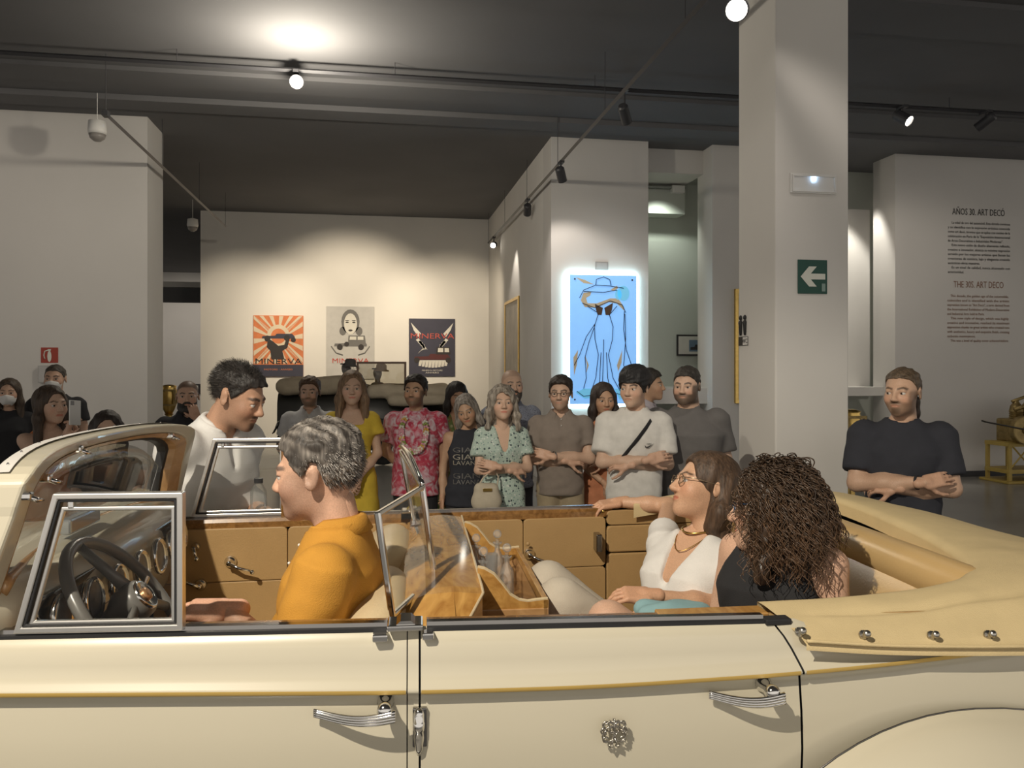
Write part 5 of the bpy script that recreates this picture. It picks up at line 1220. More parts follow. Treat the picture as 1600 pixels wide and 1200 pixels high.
# necklaces, lanyard
wi = root_info[wo.name]
def neck_loop(info, r, drop, name, m, th=.0016, y=-.0):
    pts = []
    for k in range(25):
        a = 2 * PI * k / 24; fr = max(0, -math.sin(a)); z = 1.462 - drop * fr ** 2
        pts.append(info['up']((r * math.cos(a), .012 + (r + .35 * drop * fr) * math.sin(a) * .98, z)) * info['S'])
    return MB().tube(pts, th, 6, cap=False).build(name, m, info['root'], smooth=True)
neck_loop(wi, .064, .03, 'gold_choker', BRASS, .0035); neck_loop(wi, .070, .10, 'necklace', BRASS); neck_loop(ci, .066, .12, 'necklace', BRASS, .0012)
li = root_info[wm.name]; neck_loop(li, .07, .12, 'lanyard', BLK, .004)
# folded sea-blue scarf and rope bag between the women
sf = empty('scarf', cm(1052, 972, y=.62)); tag(sf, 'crumpled pale blue scarf beside the women on the rear seat', 'scarf')
v_ = grown([('e', (0, 0, .03), (.09, .05, .035)), ('e', (.07, .02, .02), (.06, .05, .03)), ('e', (-.06, .03, .03), (.05, .05, .03))], .006, .02); v_.disp(lambda P: .012 * wav(P, 4, 90, 4)); V_, Q_ = v_.surf(1)
np_obj('scarf_cloth', [(V_, Q_, None)], fab('sea_blue', (.25, .42, .45)), sf)
MB().tube([(-.07, -.02, .035), (0, -.045, .045), (.08, -.02, .035)], .004, 6).build('scarf_hem', fab('sea_blue_light', (.5, .6, .6)), sf, smooth=True)

# ------------------------------------------------------------------ things on the walls
class Flat:
    """a flat thing hung on a wall plane Y: maps u,v in 0..1 to the wall, builds board and printed shapes"""
    def __init__(s, name, label, cat, px0, px1, py0, py1, Y, col, thick=.02, group=None, pxm=None):
        pm = (px0 + px1) / 2
        a, b = room(px0, py1, Y=Y), room(px1, py1, Y=Y); t, bt = room(pm, py0, Y=Y), room(pm, py1, Y=Y)
        s.x0, s.x1, s.z0, s.z1, s.Y = a.x, b.x, bt.z, t.z, Y; s.W = s.x1 - s.x0; s.H = s.z1 - s.z0; s.th = thick; s.k = 0
        s.root = empty(name, (s.x0 + s.W / 2, Y, s.z0)); tag(s.root, label, cat, group); s.name = name
        s.board = MB().box(-s.W / 2, s.W / 2, -thick, 0, 0, s.H).build('board', col, s.root, bevel=.003)
    def p(s, u, v, d=0.): return (-s.W / 2 + s.W * u, -s.th - .0015 - d, s.H * v)
    def art(s, name, polys, m, d=None):
        s.k += 1; d = d if d is not None else .0012 * s.k; mb = MB()
        for po in polys: MB().prism(po, lambda q: s.p(q[0], q[1], d + .001), lambda q: s.p(q[0], q[1], d - .0008)).build(name, m, s.board, fix=False)
    def line(s, name, lines, m, r=.006, d=.004):
        mb = MB()
        for L in lines: mb.tube([s.p(q[0], q[1], d) for q in L], r, 5)
        return mb.build(name, m, s.board, smooth=True)
    def text(s, body, u, v, size, m, width=None, align='CENTER'):
        s.k += 1
        M = Matrix.Translation(s.p(u, v, .0012 * s.k)) @ Matrix.Rotation(R(90), 4, 'X')
        return text_mesh('lettering', body, size, m, s.board, M, align, .0006, width)
def ell(cx, cy, rx, ry, n=20, a0=0, a1=360): return [(cx + rx * math.cos(R(a0 + (a1 - a0) * i / n)), cy + ry * math.sin(R(a0 + (a1 - a0) * i / n))) for i in range(n)]
PORNG = mat('print_orange', (.62, .20, .08), .8, var=.12); PCRM = mat('print_cream', (.66, .56, .42), .8); PNAVY = mat('print_navy', (.045, .045, .07), .7); PDARK = mat('print_dark', (.04, .035, .035), .8)
PGREY = mat('print_pale_grey', (.50, .49, .47), .8); PMID = mat('print_mid_grey', (.16, .155, .15), .8); PRED = mat('print_red', (.50, .10, .08), .8); PWHT = mat('print_white', (.66, .64, .58), .8)
def car_shape(cx, cy, w_, h_): return [(cx - w_ * .5, cy), (cx - w_ * .48, cy + h_ * .25), (cx - w_ * .1, cy + h_ * .3), (cx - w_ * .05, cy + h_ * .5), (cx + w_ * .42, cy + h_ * .5), (cx + w_ * .5, cy + h_ * .2), (cx + w_ * .5, cy)]
p1 = Flat('poster', 'orange sunburst car poster with dark lower band on the lit wall', 'poster', 396, 474, 493, 588, 18.14, PORNG, group='car posters on the back wall')
rays = []
for i in range(26):
    a0, a1 = 2 * PI * i / 26, 2 * PI * (i + .42) / 26
    e = lambda a: (min(max(.5 + .85 * math.cos(a), .01), .99), min(max(.62 + .85 * math.sin(a), .21), .99))
    rays.append([(.5 + .12 * math.cos(a0), .62 + .1 * math.sin(a0)), e(a0), e(a1), (.5 + .12 * math.cos(a1), .62 + .1 * math.sin(a1))])
p1.art('ray', rays, PCRM); p1.art('sun', [ell(.5, .66, .23, .19)], PCRM); p1.art('sun_core', [ell(.5, .66, .15, .125)], PORNG)
p1.art('car_silhouette', [car_shape(.5, .62, .66, .16)], PNAVY); p1.art('wheel_print', [ell(.28, .62, .06, .05), ell(.67, .63, .06, .05), ell(.80, .60, .05, .042)], PDARK)
p1.art('figure_print', [[(.28, .56), (.34, .60), (.40, .57), (.5, .5), (.62, .52), (.66, .62), (.72, .6), (.68, .47), (.58, .42), (.62, .28), (.36, .28), (.34, .42), (.27, .48)]], PDARK)
p1.art('band', [[(.0, .0), (1, .0), (1, .19), (.0, .19)]], PNAVY); p1.text('MINERVA', .5, .205, .17, PDARK, .98); p1.text('MOTORS - ANVERS', .5, .10, .05, PORNG, .6)
p2 = Flat('poster', 'pale grey poster with a face above a limousine', 'poster', 510, 585, 479, 592, 18.14, PGREY, group='car posters on the back wall')
p2.art('hair_print', [ell(.5, .79, .19, .17), ell(.34, .66, .07, .06), ell(.68, .66, .07, .06)], PMID); p2.art('face_print', [ell(.5, .76, .135, .145)], PWHT)
p2.art('feature_print', [ell(.43, .78, .035, .010), ell(.57, .78, .035, .010), ell(.5, .67, .045, .014), ell(.43, .805, .045, .006), ell(.57, .805, .045, .006)], PDARK)
p2.art('limousine_print', [car_shape(.5, .45, .68, .15)], PMID); p2.art('limousine_cabin', [[(.45, .52), (.46, .60), (.80, .60), (.82, .50)]], PMID); p2.art('limousine_window', [[(.48, .54), (.49, .585), (.62, .585), (.62, .54)], [(.65, .54), (.65, .585), (.77, .585), (.77, .54)]], PWHT)
p2.art('limousine_wheel', [ell(.28, .44, .06, .04), ell(.72, .44, .06, .04), ell(.42, .48, .05, .033)], PDARK); p2.line('hand_print', [[(.1, .45), (.2, .36), (.34, .33)], [(.9, .45), (.8, .36), (.66, .33)]], PMID, .012)
p2.text('MINERVA', .5, .22, .15, PRED, .8); p2.text('PNEUS', .5, .14, .07, PMID, .4)
p3 = Flat('poster', 'navy poster with white wings behind a limousine', 'poster', 639, 711, 498, 588, 18.14, PNAVY, group='car posters on the back wall')
fe = []
for s_ in (-1, 1):
    fe.append([(.5 + s_ * .46, .93), (.5 + s_ * .24, .74), (.5 + s_ * .30, .68), (.5 + s_ * .40, .80)])
    for k in range(7): a = R(100 + 18 * k); fe.append([(.5 + s_ * (.10 + .02 * k), .46), (.5 + s_ * (.14 + .30 * abs(math.cos(a * .55)) * .9), .66 - .035 * k), (.5 + s_ * (.20 + .30 * abs(math.cos(a * .55)) * .9), .63 - .04 * k)])
for k in range(9): fe.append([(.22 + .07 * k, .28), (.205 + .07 * k, .18 - .03 * math.sin(PI * k / 8)), (.26 + .07 * k, .18 - .03 * math.sin(PI * k / 8)), (.29 + .07 * k, .28)])
p3.art('wing_print', fe, PWHT); p3.art('limousine_print', [car_shape(.5, .29, .78, .20)], mat('print_maroon', (.10, .03, .03), .8)); p3.art('limousine_cabin', [[(.58, .38), (.60, .51), (.88, .51), (.90, .38)]], PDARK); p3.art('limousine_window', [[(.62, .42), (.63, .49), (.74, .49), (.74, .42)], [(.77, .42), (.77, .49), (.86, .49), (.87, .42)]], PWHT)
p3.art('limousine_wheel', [ell(.17, .28, .06, .048), ell(.85, .28, .06, .048)], PDARK); p3.text('MINERVA', .5, .655, .17, PRED, .98); p3.text('MINERVA MOTORS', .5, .09, .05, PWHT, .46); p3.text('ANVERS', .5, .05, .05, PWHT, .3)

# backlit art deco panel
bl = Flat('backlit_panel', 'blue backlit glass panel with a line drawing of a lady in a wide hat', 'light panel', 890, 994, 430, 631, 11.42, mat('backlit_blue', (.25, .5, .8), .4, emit=(.20, .46, .92), es=.75, var=.05))
MB().box(-bl.W / 2 - .035, bl.W / 2 + .035, .012, .04, -.035, bl.H + .035).build('glow_edge', mat('led_edge', (.8, .95, 1), .5, emit=(.62, .90, 1.0), es=7), bl.root)
MB().box(-bl.W / 2 + .03, bl.W / 2 - .03, .04, .079, .05, bl.H - .05).build('spacer', WHITEP, bl.root)
PGOLD = mat('gold_leaf', (.55, .46, .30), .6, emit=(.45, .40, .32), es=.25); PLINE = mat('ink_line', (.02, .03, .06), .6); PAQUA = mat('aqua_glass', (.2, .5, .7), .4, emit=(.12, .48, .75), es=.6); PBRN = mat('butterfly_brown', (.10, .06, .04), .6)
bl.art('scarf_swirl', [[(.16, .80), (.20, .86), (.32, .87), (.30, .84), (.24, .82), (.26, .78), (.40, .78), (.60, .82), (.72, .82), (.80, .76), (.83, .72), (.80, .73), (.70, .78), (.58, .79), (.40, .745), (.22, .75)], [(.08, .98), (.22, .96), (.36, .925), (.20, .935)], [(.60, .885), (.70, .92), (.72, .90), (.66, .88)]], PGOLD)
bl.art('scarf_drop', [[(.05, .36), (.12, .42), (.10, .30), (.06, .22)], [(.22, .38), (.28, .30), (.24, .24), (.25, .30)], [(.78, .42), (.70, .30), (.72, .25), (.77, .32)]], PGOLD)
bl.art('corsage', [ell(.80, .86, .09, .06), ell(.72, .85, .05, .04)], PAQUA); bl.art('flounce', [[(.08, .09), (.20, .12), (.32, .12), (.36, .05), (.22, .04)], [(.66, .12), (.80, .11), (.90, .06), (.74, .03)]], PAQUA)
bl.art('butterfly', [[(.49, .745), (.37, .775), (.385, .73), (.41, .69), (.47, .69)], [(.51, .745), (.64, .785), (.625, .73), (.595, .69), (.53, .69)]], PBRN)
LN = [[(.38, .92), (.39, .965), (.5, .985), (.59, .965), (.61, .92)], [(.14, .82), (.2, .88), (.38, .92), (.6, .915), (.8, .9)], [(.2, .87), (.5, .865), (.7, .885)], [(.42, .70), (.36, .60), (.37, .50), (.42, .38), (.38, .20), (.30, .08)], [(.58, .70), (.64, .60), (.63, .50), (.57, .38), (.64, .20), (.78, .07)], [(.37, .62), (.24, .52), (.14, .38), (.06, .30)], [(.37, .61), (.28, .48), (.22, .36), (.24, .20), (.20, .12)], [(.81, .72), (.80, .58), (.84, .42), (.92, .30)], [(.82, .70), (.83, .5), (.80, .3), (.88, .2)],
      [(.5, .5), (.49, .3), (.48, .1)], [(.46, .4), (.44, .2), (.42, .06)], [(.54, .4), (.56, .2), (.62, .06)], [(.10, .10), (.2, .06), (.34, .07), (.5, .04), (.7, .08), (.9, .05)], [(.18, .78), (.36, .745), (.6, .80), (.78, .77), (.83, .71)], [(.60, .70), (.70, .76)], [(.40, .71), (.26, .755)]]
bl.line('ink_line', LN, PLINE, .0055, .012)
for u, v in ((.07, .965), (.93, .965), (.07, .035), (.93, .035)): MB().lathe([(.014, 0), (.012, .008)], bl.p(u, v, .01), (0, -1, 0), 12).build('standoff', TRACKM, bl.board)
# signs
sg = Flat('exit_sign', 'green sign with white left arrow on the pillar', 'sign', 1246, 1292, 406, 459, PY0 - .004, mat('sign_green', (.012, .075, .055), .5), .006)
SW_ = mat('sign_white', (.72, .74, .66), .6)
sg.art('arrow', [[(.09, .5), (.37, .80), (.63, .80), (.43, .59), (.92, .59), (.92, .42), (.43, .42), (.63, .21), (.37, .21)]], SW_); sg.art('approval_mark', [[(.80, .07), (.92, .07), (.92, .30), (.80, .30)]], mat('sign_grey', (.25, .35, .32), .6))
eb = Flat('emergency_light', 'white rectangular emergency light with blue led on the pillar', 'lamp', 1234, 1306, 272, 303, PY0 - .003, WHITEP, .012)
MB().ring([eb.p(.03, .06), eb.p(.97, .06), eb.p(.97, .9), eb.p(.03, .9)], [eb.p(.06, .12), eb.p(.94, .12), eb.p(.94, .84), eb.p(.06, .84)], [eb.p(.03, .06, .01), eb.p(.97, .06, .01), eb.p(.97, .9, .01), eb.p(.03, .9, .01)], [eb.p(.06, .12, .01), eb.p(.94, .12, .01), eb.p(.94, .84, .01), eb.p(.06, .84, .01)]).build('bezel', WHITEP, eb.root)
MB().sphere(eb.p(.5, .72, .004), .012, 10).build('led', mat('led_blue', (.5, .7, 1), .4, emit=(.45, .68, 1), es=25), eb.root, smooth=True)
fs = Flat('fire_sign', 'red fire extinguisher sign on the left wall', 'sign', 64, 91, 543, 567, YW - .003, mat('sign_red', (.36, .05, .03), .6), .005)
fs.art('extinguisher_print', [ell(.5, .42, .12, .36), [(.44, .76), (.56, .76), (.60, .90), (.40, .90)]], SW_); fs.line('hose_print', [[(.42, .82), (.24, .76), (.18, .5), (.24, .25)]], SW_, .008, .002)
fb = Flat('wall_box', 'small grey box below the red extinguisher sign', 'box', 63, 78, 571, 598, YW - .003, mat('box_grey', (.42, .41, .40), .7), .08); fb.art('box_door', [[(.08, .05), (.92, .05), (.92, .95), (.08, .95)]], mat('box_grey2', (.48, .47, .46), .7))
wc = empty('toilet_sign', (PX0 - .002, 0, 0)); d0 = room(1161, 540, X=PX0); wc.location = (PX0 - .002, d0.y, d0.z); tag(wc, 'small toilet sign with two figures and arrow on the pillar side', 'sign')
MB().box(-.004, 0, -.09, .07, .0, .07).build('arrow_plate', mat('sign_black', (.02, .02, .02), .5), wc); MB().box(-.006, -.004, -.09, -.01, .005, .065).build('letter_plate', WHITEP, wc)
text_mesh('lettering', 'WC', .05, PDARK, wc, Matrix.Translation((-.0075, -.05, .018)) @ Matrix.Rotation(R(-90), 4, 'Z') @ Matrix.Rotation(R(90), 4, 'X'), 'CENTER', .0005)
for yy in (-.045, .03): MB().lathe([(.008, .08), (.012, .1), (.016, .16), (.020, .185), (.006, .2), (.014, .21), (.015, .225), (.004, .24)], (-.004, yy, 0), (0, 0, 1), 10).build('figure', mat('sign_black', (.02, .02, .02), .5), wc, smooth=True)
# wall text
wt = empty('wall_text', room(1528, 540, Y=YW - .004)); tag(wt, 'black and rust lettering about art deco on the grey wall', 'wall text')
INK = mat('ink_black', (.03, .028, .026), .8); RUST = mat('ink_rust', (.26, .14, .09), .8)
def wline(body, px, py, wpx, size, m):
    p = room(px, py, Y=YW - .003); q = room(px + wpx, py, Y=YW - .003); L = p - wt.location
    text_mesh('lettering', body, size, m, wt, Matrix.Translation((L.x + (q.x - p.x) / 2, -.001, L.z)) @ Matrix.Rotation(R(90), 4, 'X'), 'CENTER', .0006, q.x - p.x)
wline('AÑOS 30. ART DECÓ', 1488, 335, 82, .15, INK); wline('THE 30S. ART DECO', 1490, 449, 78, .15, RUST)
ES = ('La edad de oro del automóvil. Esta década comienza', 'y se identifica con la expresión artística conocida', 'como art decó, término que se aplica con motivo de la', 'celebración en París de la "Exposición Internacional', 'de Artes Decorativas e Industriales Modernas".', 'Este nuevo estilo de diseño altamente refinado,', 'creativo e innovador, alcanza su máxima expresión', 'servido por los mejores artistas que llenan las', 'creaciones de estética, lujo y elegancia creando', 'auténticas obras maestras.', 'Es un nivel de calidad, nunca alcanzado con', 'anterioridad.')
EN = ('This decade, the golden age of the automobile,', 'coincides and is identified with the artistic', 'expression known as "Art Deco", a term derived from', 'the International Exhibition of Modern Decorative', 'and Industrial Arts held in Paris.', 'This new style of design, which was highly', 'creative and innovative, reached its maximum', 'expression thanks to great artists who created cars', 'with aesthetics, luxury and exquisite finish, creating', 'authentic masterpieces.', 'This was a level of quality never achieved before.')
for i, s_ in enumerate(ES): wline(s_, 1481 if i not in (0, 5, 10) else 1487, 349.5 + 7.0 * i, (97 if i not in (4, 9, 11) else (86, 50, 25)[(4, 9, 11).index(i)]) - (6 if i in (0, 5, 10) else 0), .058, INK)
for i, s_ in enumerate(EN): wline(s_, 1480 if i not in (0, 5, 10) else 1485, 464 + 7.0 * i, (97 if i not in (4, 9) else (58, 44)[(4, 9).index(i)]) - (6 if i in (0, 5, 10) else 0), .058, RUST)
# gilt frames and the small framed picture
def gilt(name, label, X, Y0, Y1, z0, z1, side):
    o = empty(name, (X, (Y0 + Y1) / 2, z0)); tag(o, label, 'picture'); h = z1 - z0; w_ = (Y1 - Y0) / 2; e = -.03 if side < 0 else .03
    MB().ring([(e, -w_, 0), (e, w_, 0), (e, w_, h), (e, -w_, h)], [(e, -w_ + .06, .06), (e, w_ - .06, .06), (e, w_ - .06, h - .06), (e, -w_ + .06, h - .06)], [(0, -w_, 0), (0, w_, 0), (0, w_, h), (0, -w_, h)], [(0, -w_ + .06, .06), (0, w_ - .06, .06), (0, w_ - .06, h - .06), (0, -w_ + .06, h - .06)]).build('gilt_frame', BRASS, o, bevel=.008)
    MB().box(min(0, e * .4), max(0, e * .4), -w_ + .05, w_ - .05, .05, h - .05).build('canvas', mat('picture_cream', (.55, .50, .42), .7, var=.2, scale=3), o)
g0, g1 = room(790, 470, X=2.53), room(812, 460, X=2.53)
gilt('gilt_picture', 'tall gilt-framed picture on the receding side wall', 2.53, g1.y, g0.y, 1.1, g1.z - .02, -1)
gp = Flat('gilt_picture', 'gilt-framed picture beside the pillar', 'picture', 1147, 1195, 452, 630, YW - .003, BRASS, .05); gp.art('canvas', [[(.1, .04), (.9, .04), (.9, .96), (.1, .96)]], mat('picture_cream', (.55, .50, .42), .7))
sp = Flat('small_picture', 'small framed picture of a car in the pale niche', 'picture', 1057, 1104, 523, 556, 12.88, PDARK, .02); sp.art('mat_print', [[(.05, .08), (.95, .08), (.95, .92), (.05, .92)]], PWHT); sp.art('picture_print', [[(.4, .2), (.88, .2), (.88, .75), (.4, .75)]], mat('print_blue', (.15, .22, .3), .8)); sp.art('car_silhouette', [car_shape(.62, .28, .36, .5)], PDARK)
gs = Flat('wall_plate', 'small grey plate above the backlit panel', 'plate', 930, 950, 409, 422, YW - .002, mat('plate_grey', (.36, .35, .34), .7), .01); gs.art('plate_face', [[(.1, .15), (.9, .15), (.9, .85), (.1, .85)]], mat('plate_grey2', (.44, .43, .42), .7))
# pipe and detector in the tall niche
pp = empty('wall_pipe', (4.5, 12.55, 4.0)); tag(pp, 'thin grey pipe with a white detector across the tall niche', 'pipe'); pz = room(1050, 293, Y=12.55).z - 4.0
MB().tube([(-.46, 0, pz), (.52, 0, pz)], .025, 8).build('pipe', mat('pipe_grey', (.30, .31, .29), .6), pp, smooth=True); MB().box(.28, .50, -.06, .05, pz - .09, pz + .03).build('detector', WHITEP, pp, bevel=.01)

# ------------------------------------------------------------------ tracks and spot lamps
def track(label, a, b):
    o = empty('light_track', a); tag(o, label, 'light track', 'ceiling light tracks'); d = Vector(b) - Vector(a)
    MB().bar((0, 0, 0), d, .035).build('rail', TRACKM, o)
    n = max(2, int(d.length / 2.2))
    for i in range(n + 1):
        p = d * (i / n); MB().tube([p, (p.x, p.y, HC - a[2])], .004, 5).build('suspension_rod', TRACKM, o)
    MB().box(-.03, .03, -.05, .05, -.03, .03).build('end_cap', TRACKM, o)
track('black light track running along the side wall to the posters', (2.42, 1.5, 4.5), (2.42, 17.4, 4.5))
track('black light track running past the left wall end', (-2.89, 9.27, 4.5), (-2.89, 16.2, 4.5))
track('long black light track across the hall near the ceiling', (-9, 9.0, 5.0), (14, 9.0, 5.0))
def lamp(label, pos, aim, lit, L=.20, r=.062, top=None):
    o = empty('spot_lamp', pos); tag(o, label, 'lamp', 'cylindrical track spot lamps'); d = (Vector(aim) - Vector(pos)).normalized()
    body = MB().lathe([(r * .75, -L / 2), (r, -L / 2 + .02), (r, L / 2), (r - .006, L / 2), (r - .012, L / 2 - .03)], (0, 0, 0), d, 20).build('housing', TRACKM, o, smooth=False)
    MB().lathe([(r - .010, L / 2 - .028), (.002, L / 2 - .022)], (0, 0, 0), d, 20).build('lens', LAMPW if lit else mat('lens_dark', (.1, .1, .1), .2), o)
    tp = (top - pos[2]) if top else .17; MB().tube([(0, 0, 0), (0, 0, tp)], .012, 8).build('stem', TRACKM, o); MB().box(-.03, .03, -.08, .08, tp - .03, tp).build('adapter', TRACKM, o)
    return o
q = room(866, 281, Y=10.4); lamp('black spot lamp over the corner of the alcove wall', (2.42, 10.4, 4.33), (3.2, 11.6, 2.6), False)
lamp('black spot lamp midway along the side wall track', (2.42, 12.8, 4.33), (2.6, 14.2, 3.2), False)
lamp('lit spot lamp at the far end of the side wall track', (2.42, 16.6, 4.33), (1.2, 13.2, 3.3), True)
fl_ = room(463, 128, Y=9.0); lamp('glaring spot lamp on the ceiling track facing the car', (fl_.x, 9.0, fl_.z), (0, 1.0, 2.2), True, .2, .075, 4.985)
q = room(1152, 15, Y=4.6); lamp('lit spot lamp hanging beside the pillar top', tuple(q), (0, .6, 1.9), True, .16, .07, HC)
q = room(1410, 184, Y=8.95); lamp('lit spot lamp on the ceiling track right of the pillar', tuple(q), (q.x + .9, 7.2, 3.4), True, .22, .07, 4.985)
q = room(1540, 190, Y=8.95); lamp('unlit spot lamp on the ceiling track towards the text wall', tuple(q), (q.x - .9, 10.4, 3.8), False, .24, .06, 4.985)
q = room(976, 178, Y=8.95); lamp('unlit spot lamp where the two tracks cross', tuple(q), (q.x + .7, 10.0, 3.8), False, .24, .06, 4.985)
point((fl_.x + .1, 8.5, fl_.z - .35), 150, (1, .9, .74), .08)  # added point light without a fixture, set off the lamp to brighten the ceiling
q = room(677, 141, z=HC - .01); dl = empty('ceiling_downlight', q); tag(dl, 'small round white recessed ceiling light', 'lamp'); MB().lathe([(.11, -.015), (.11, .009), (.09, .009)], (0, 0, 0), (0, 0, 1), 24).build('ring', WHITEP, dl); MB().lathe([(.085, -.016), (.002, -.014)], (0, 0, 0), (0, 0, 1), 20).build('diffuser', mat('diffuser_lit', (1, 1, 1), .5, emit=(1, .97, .92), es=4), dl)
def detector(label, px, py, Y):
    q = room(px, py, Y=Y); o = empty('motion_detector', q); tag(o, label, 'detector'); MB().lathe([(.03, .18), (.10, .16), (.11, .04), (.10, 0)], (0, 0, 0), (0, 0, 1), 18).build('detector_body', WHITEP, o, smooth=True); MB().lathe([(.10, 0), (.085, -.05), (.04, -.085), (.003, -.09)], (0, 0, 0), (0, 0, 1), 18).build('dome', mat('dome_grey', (.30, .28, .26), .3), o, smooth=True)
    MB().tube([(0, 0, .18), (0, 0, HC - q.z)], .004, 6).build('drop_rod', WHITEP, o)
detector('white dome detector hanging in front of the left wall', 152, 210, 10.6); detector('white dome detector in the gap beside the poster wall', 301, 355, 17.0)

# ------------------------------------------------------------------ the old touring car in front of the posters
OC = empty('touring_car', (0, 0, 0)); tag(OC, 'black antique open touring car with folded canvas top before the posters', 'car')
def oc(px, py, Y=15.6): return room(px, py, Y=Y)
OBLK = mat('old_car_black', (.022, .022, .02), .3, coat=.4); CANV = mat('old_canvas', (.40, .34, .25), .9, var=.12, scale=6, bump=.4, bscale=40); CANL = mat('old_canvas_light', (.52, .45, .34), .9, var=.12, scale=6, bump=.4, bscale=40)
x0, x1 = oc(440, 640).x, oc(735, 640).x; Y0, Y1 = 14.7, 16.1
P = []
for i in range(13):
    t = i / 12; x = x0 + (x1 - x0) * t; zt = 1.35 - (.0 if t < .62 else .28 * sst(np.array(t), .62, .8)); row = []
    for k in range(9): a = PI * k / 8; row.append((x, (Y0 + Y1) / 2 - .62 * math.cos(a) * (.85 + .15 * math.sin(PI * t)), .55 + (zt - .55) * abs(math.sin(a)) ** .35))
    P.append(row)
MB().grid(P, 13, 9).build('body_tub', OBLK, OC, smooth=True)
def canvas(name, pts, m, seed):
    v = grown(pts, .035, .08); v.disp(lambda Pp: .03 * wav(Pp, seed, 11, 4)); V, Q = v.surf(2); return np_obj(name, [(V, Q, None)], m, OC)
a, b = oc(450, 603), oc(535, 600)
canvas('folded_top', [('c', (a.x, Y0 + .25, a.z), (b.x, Y0 + .25, b.z + .02), .14, .16), ('c', (a.x, Y1 - .25, a.z), (b.x, Y1 - .25, b.z), .14, .16), ('b', ((a.x + b.x) / 2, (Y0 + Y1) / 2, a.z), (.55, .6, .13), None, .1)], CANV, 3)
a, b = oc(585, 606), oc(690, 612)
canvas('bonnet_cover', [('b', ((a.x + b.x) / 2, (Y0 + Y1) / 2 - .1, a.z - .06), (.78, .55, .13), None, .1), ('b', ((a.x + b.x) / 2 + .2, Y0 + .05, a.z - .20), (.62, .12, .10), None, .08)], CANL, 5)
fr0, fr1 = oc(557, 565, 15.0), oc(635, 600, 15.0)
MB().ring([(fr0.x, 15.0, fr1.z - .1), (fr1.x, 15.0, fr1.z - .1), (fr1.x, 15.0, fr0.z), (fr0.x, 15.0, fr0.z)], [(fr0.x + .04, 15.0, fr1.z - .06), (fr1.x - .04, 15.0, fr1.z - .06), (fr1.x - .04, 15.0, fr0.z - .04), (fr0.x + .04, 15.0, fr0.z - .04)], [(fr0.x, 15.04, fr1.z - .1), (fr1.x, 15.04, fr1.z - .1), (fr1.x, 15.04, fr0.z), (fr0.x, 15.04, fr0.z)], [(fr0.x + .04, 15.04, fr1.z - .06), (fr1.x - .04, 15.04, fr1.z - .06), (fr1.x - .04, 15.04, fr0.z - .04), (fr0.x + .04, 15.04, fr0.z - .04)]).build('windscreen_frame', mat('frame_brown', (.16, .10, .07), .5), OC)
MB().box(fr0.x + .04, fr1.x - .04, 15.015, 15.025, fr1.z - .06, fr0.z - .04).build('windscreen_glass', glass_mat('old_glass', (.75, .74, .70)), OC)
for k, (px, Y) in enumerate(((470, 14.62), (598, 14.62), (700, 14.62), (470, 16.2), (700, 16.2))):
    c = oc(px, 700, Y); wz = .42
    wl = MB().lathe([(.36, -.045), (.40, -.05), (.42, 0), (.40, .05), (.36, .045)], (c.x, Y, wz), (0, 1, 0), 30).build('wheel', TYRE, OC, smooth=True)
    MB().lathe([(.06, -.07), (.05, .07)], (c.x, Y, wz), (0, 1, 0), 16).build('wheel_hub', OBLK, wl)
    sp_ = MB()
    for j in range(12): an = 2 * PI * j / 12; sp_.bar((c.x + .05 * math.cos(an), Y, wz + .05 * math.sin(an)), (c.x + .37 * math.cos(an), Y, wz + .37 * math.sin(an)), .022)
    sp_.build('spokes', mat('spoke_dark', (.06, .055, .05), .5), wl)
    if k != 1 and k < 3:
        fe_ = MB().grid([[(c.x + .50 * math.cos(R(an)), Y - .10 + .28 * j / 3, wz + .50 * math.sin(R(an)) * (1 + .03 * math.sin(PI * j / 3))) for j in range(4)] for an in range(10, 175, 15)], 11, 4).build('mudguard', OBLK, OC, smooth=True, solid=.015)
sp2 = oc(440, 660, 14.9); MB().lathe([(.20, 0), (.16, .1), (.06, .16), (.02, .18)], (sp2.x + .1, 14.75, sp2.z - .08), (0, 0, 1), 18).build('cowl_lamp', OBLK, OC, smooth=True)
for px in (588, 610):
    c = oc(px, 705, 14.45); MB().lathe([(.02, .12), (.11, .06), (.125, 0), (.12, -.02), (.02, -.03)], (c.x, 14.40, c.z), (0, -1, 0), 20).build('headlamp', CHROME, OC, smooth=True)
# dressed mannequins in the touring car
def mannequin(label, px, py, Y, coat, face, hat, woman=False):
    q = room(px, py, Y=Y); o = empty('mannequin', (q.x, Y, .55)); tag(o, label, 'mannequin'); z = q.z - .55
    v = grown([('e', (0, 0, z), (.085, .10, .12)), ('c', (0, .01, z - .1), (0, .02, z - .2), .05, .055), ('e', (0, -.09, z - .02), (.02, .03, .03))], .014, .03); V, Q = v.surf(1); np_obj('head', [(V, Q, None)], face, o)
    v = grown([('l', [(0, 0, 0, .20, .16), (z - .42, 0, 0, .19, .14), (z - .26, 0, 0, .22, .12), (z - .17, 0, 0, .09, .08)]), ('c', (-.22, 0, z - .27), (-.28, -.05, z - .6), .065, .05), ('c', (.22, 0, z - .27), (.28, -.05, z - .6), .065, .05)], .022, .05); v.disp(lambda P: .008 * wav(P, 3, 25, 4)); V, Q = v.surf(1); np_obj('coat', [(V, Q, None)], coat, o)
    MB().lathe([(.165 if not woman else .15, z + .045), (.15, z + .06), (.105, z + .075), (.10, z + .16), (.07, z + .185), (.003, z + .19)], (0, 0, 0), (.06, -.05, 1), 20).build('hat', hat, o, smooth=True)
    MB().tube([(.10 * math.cos(2 * PI * k / 20), .10 * math.sin(2 * PI * k / 20), z + .085) for k in range(21)], .012, 6).build('hat_band', PDARK, o, smooth=True)
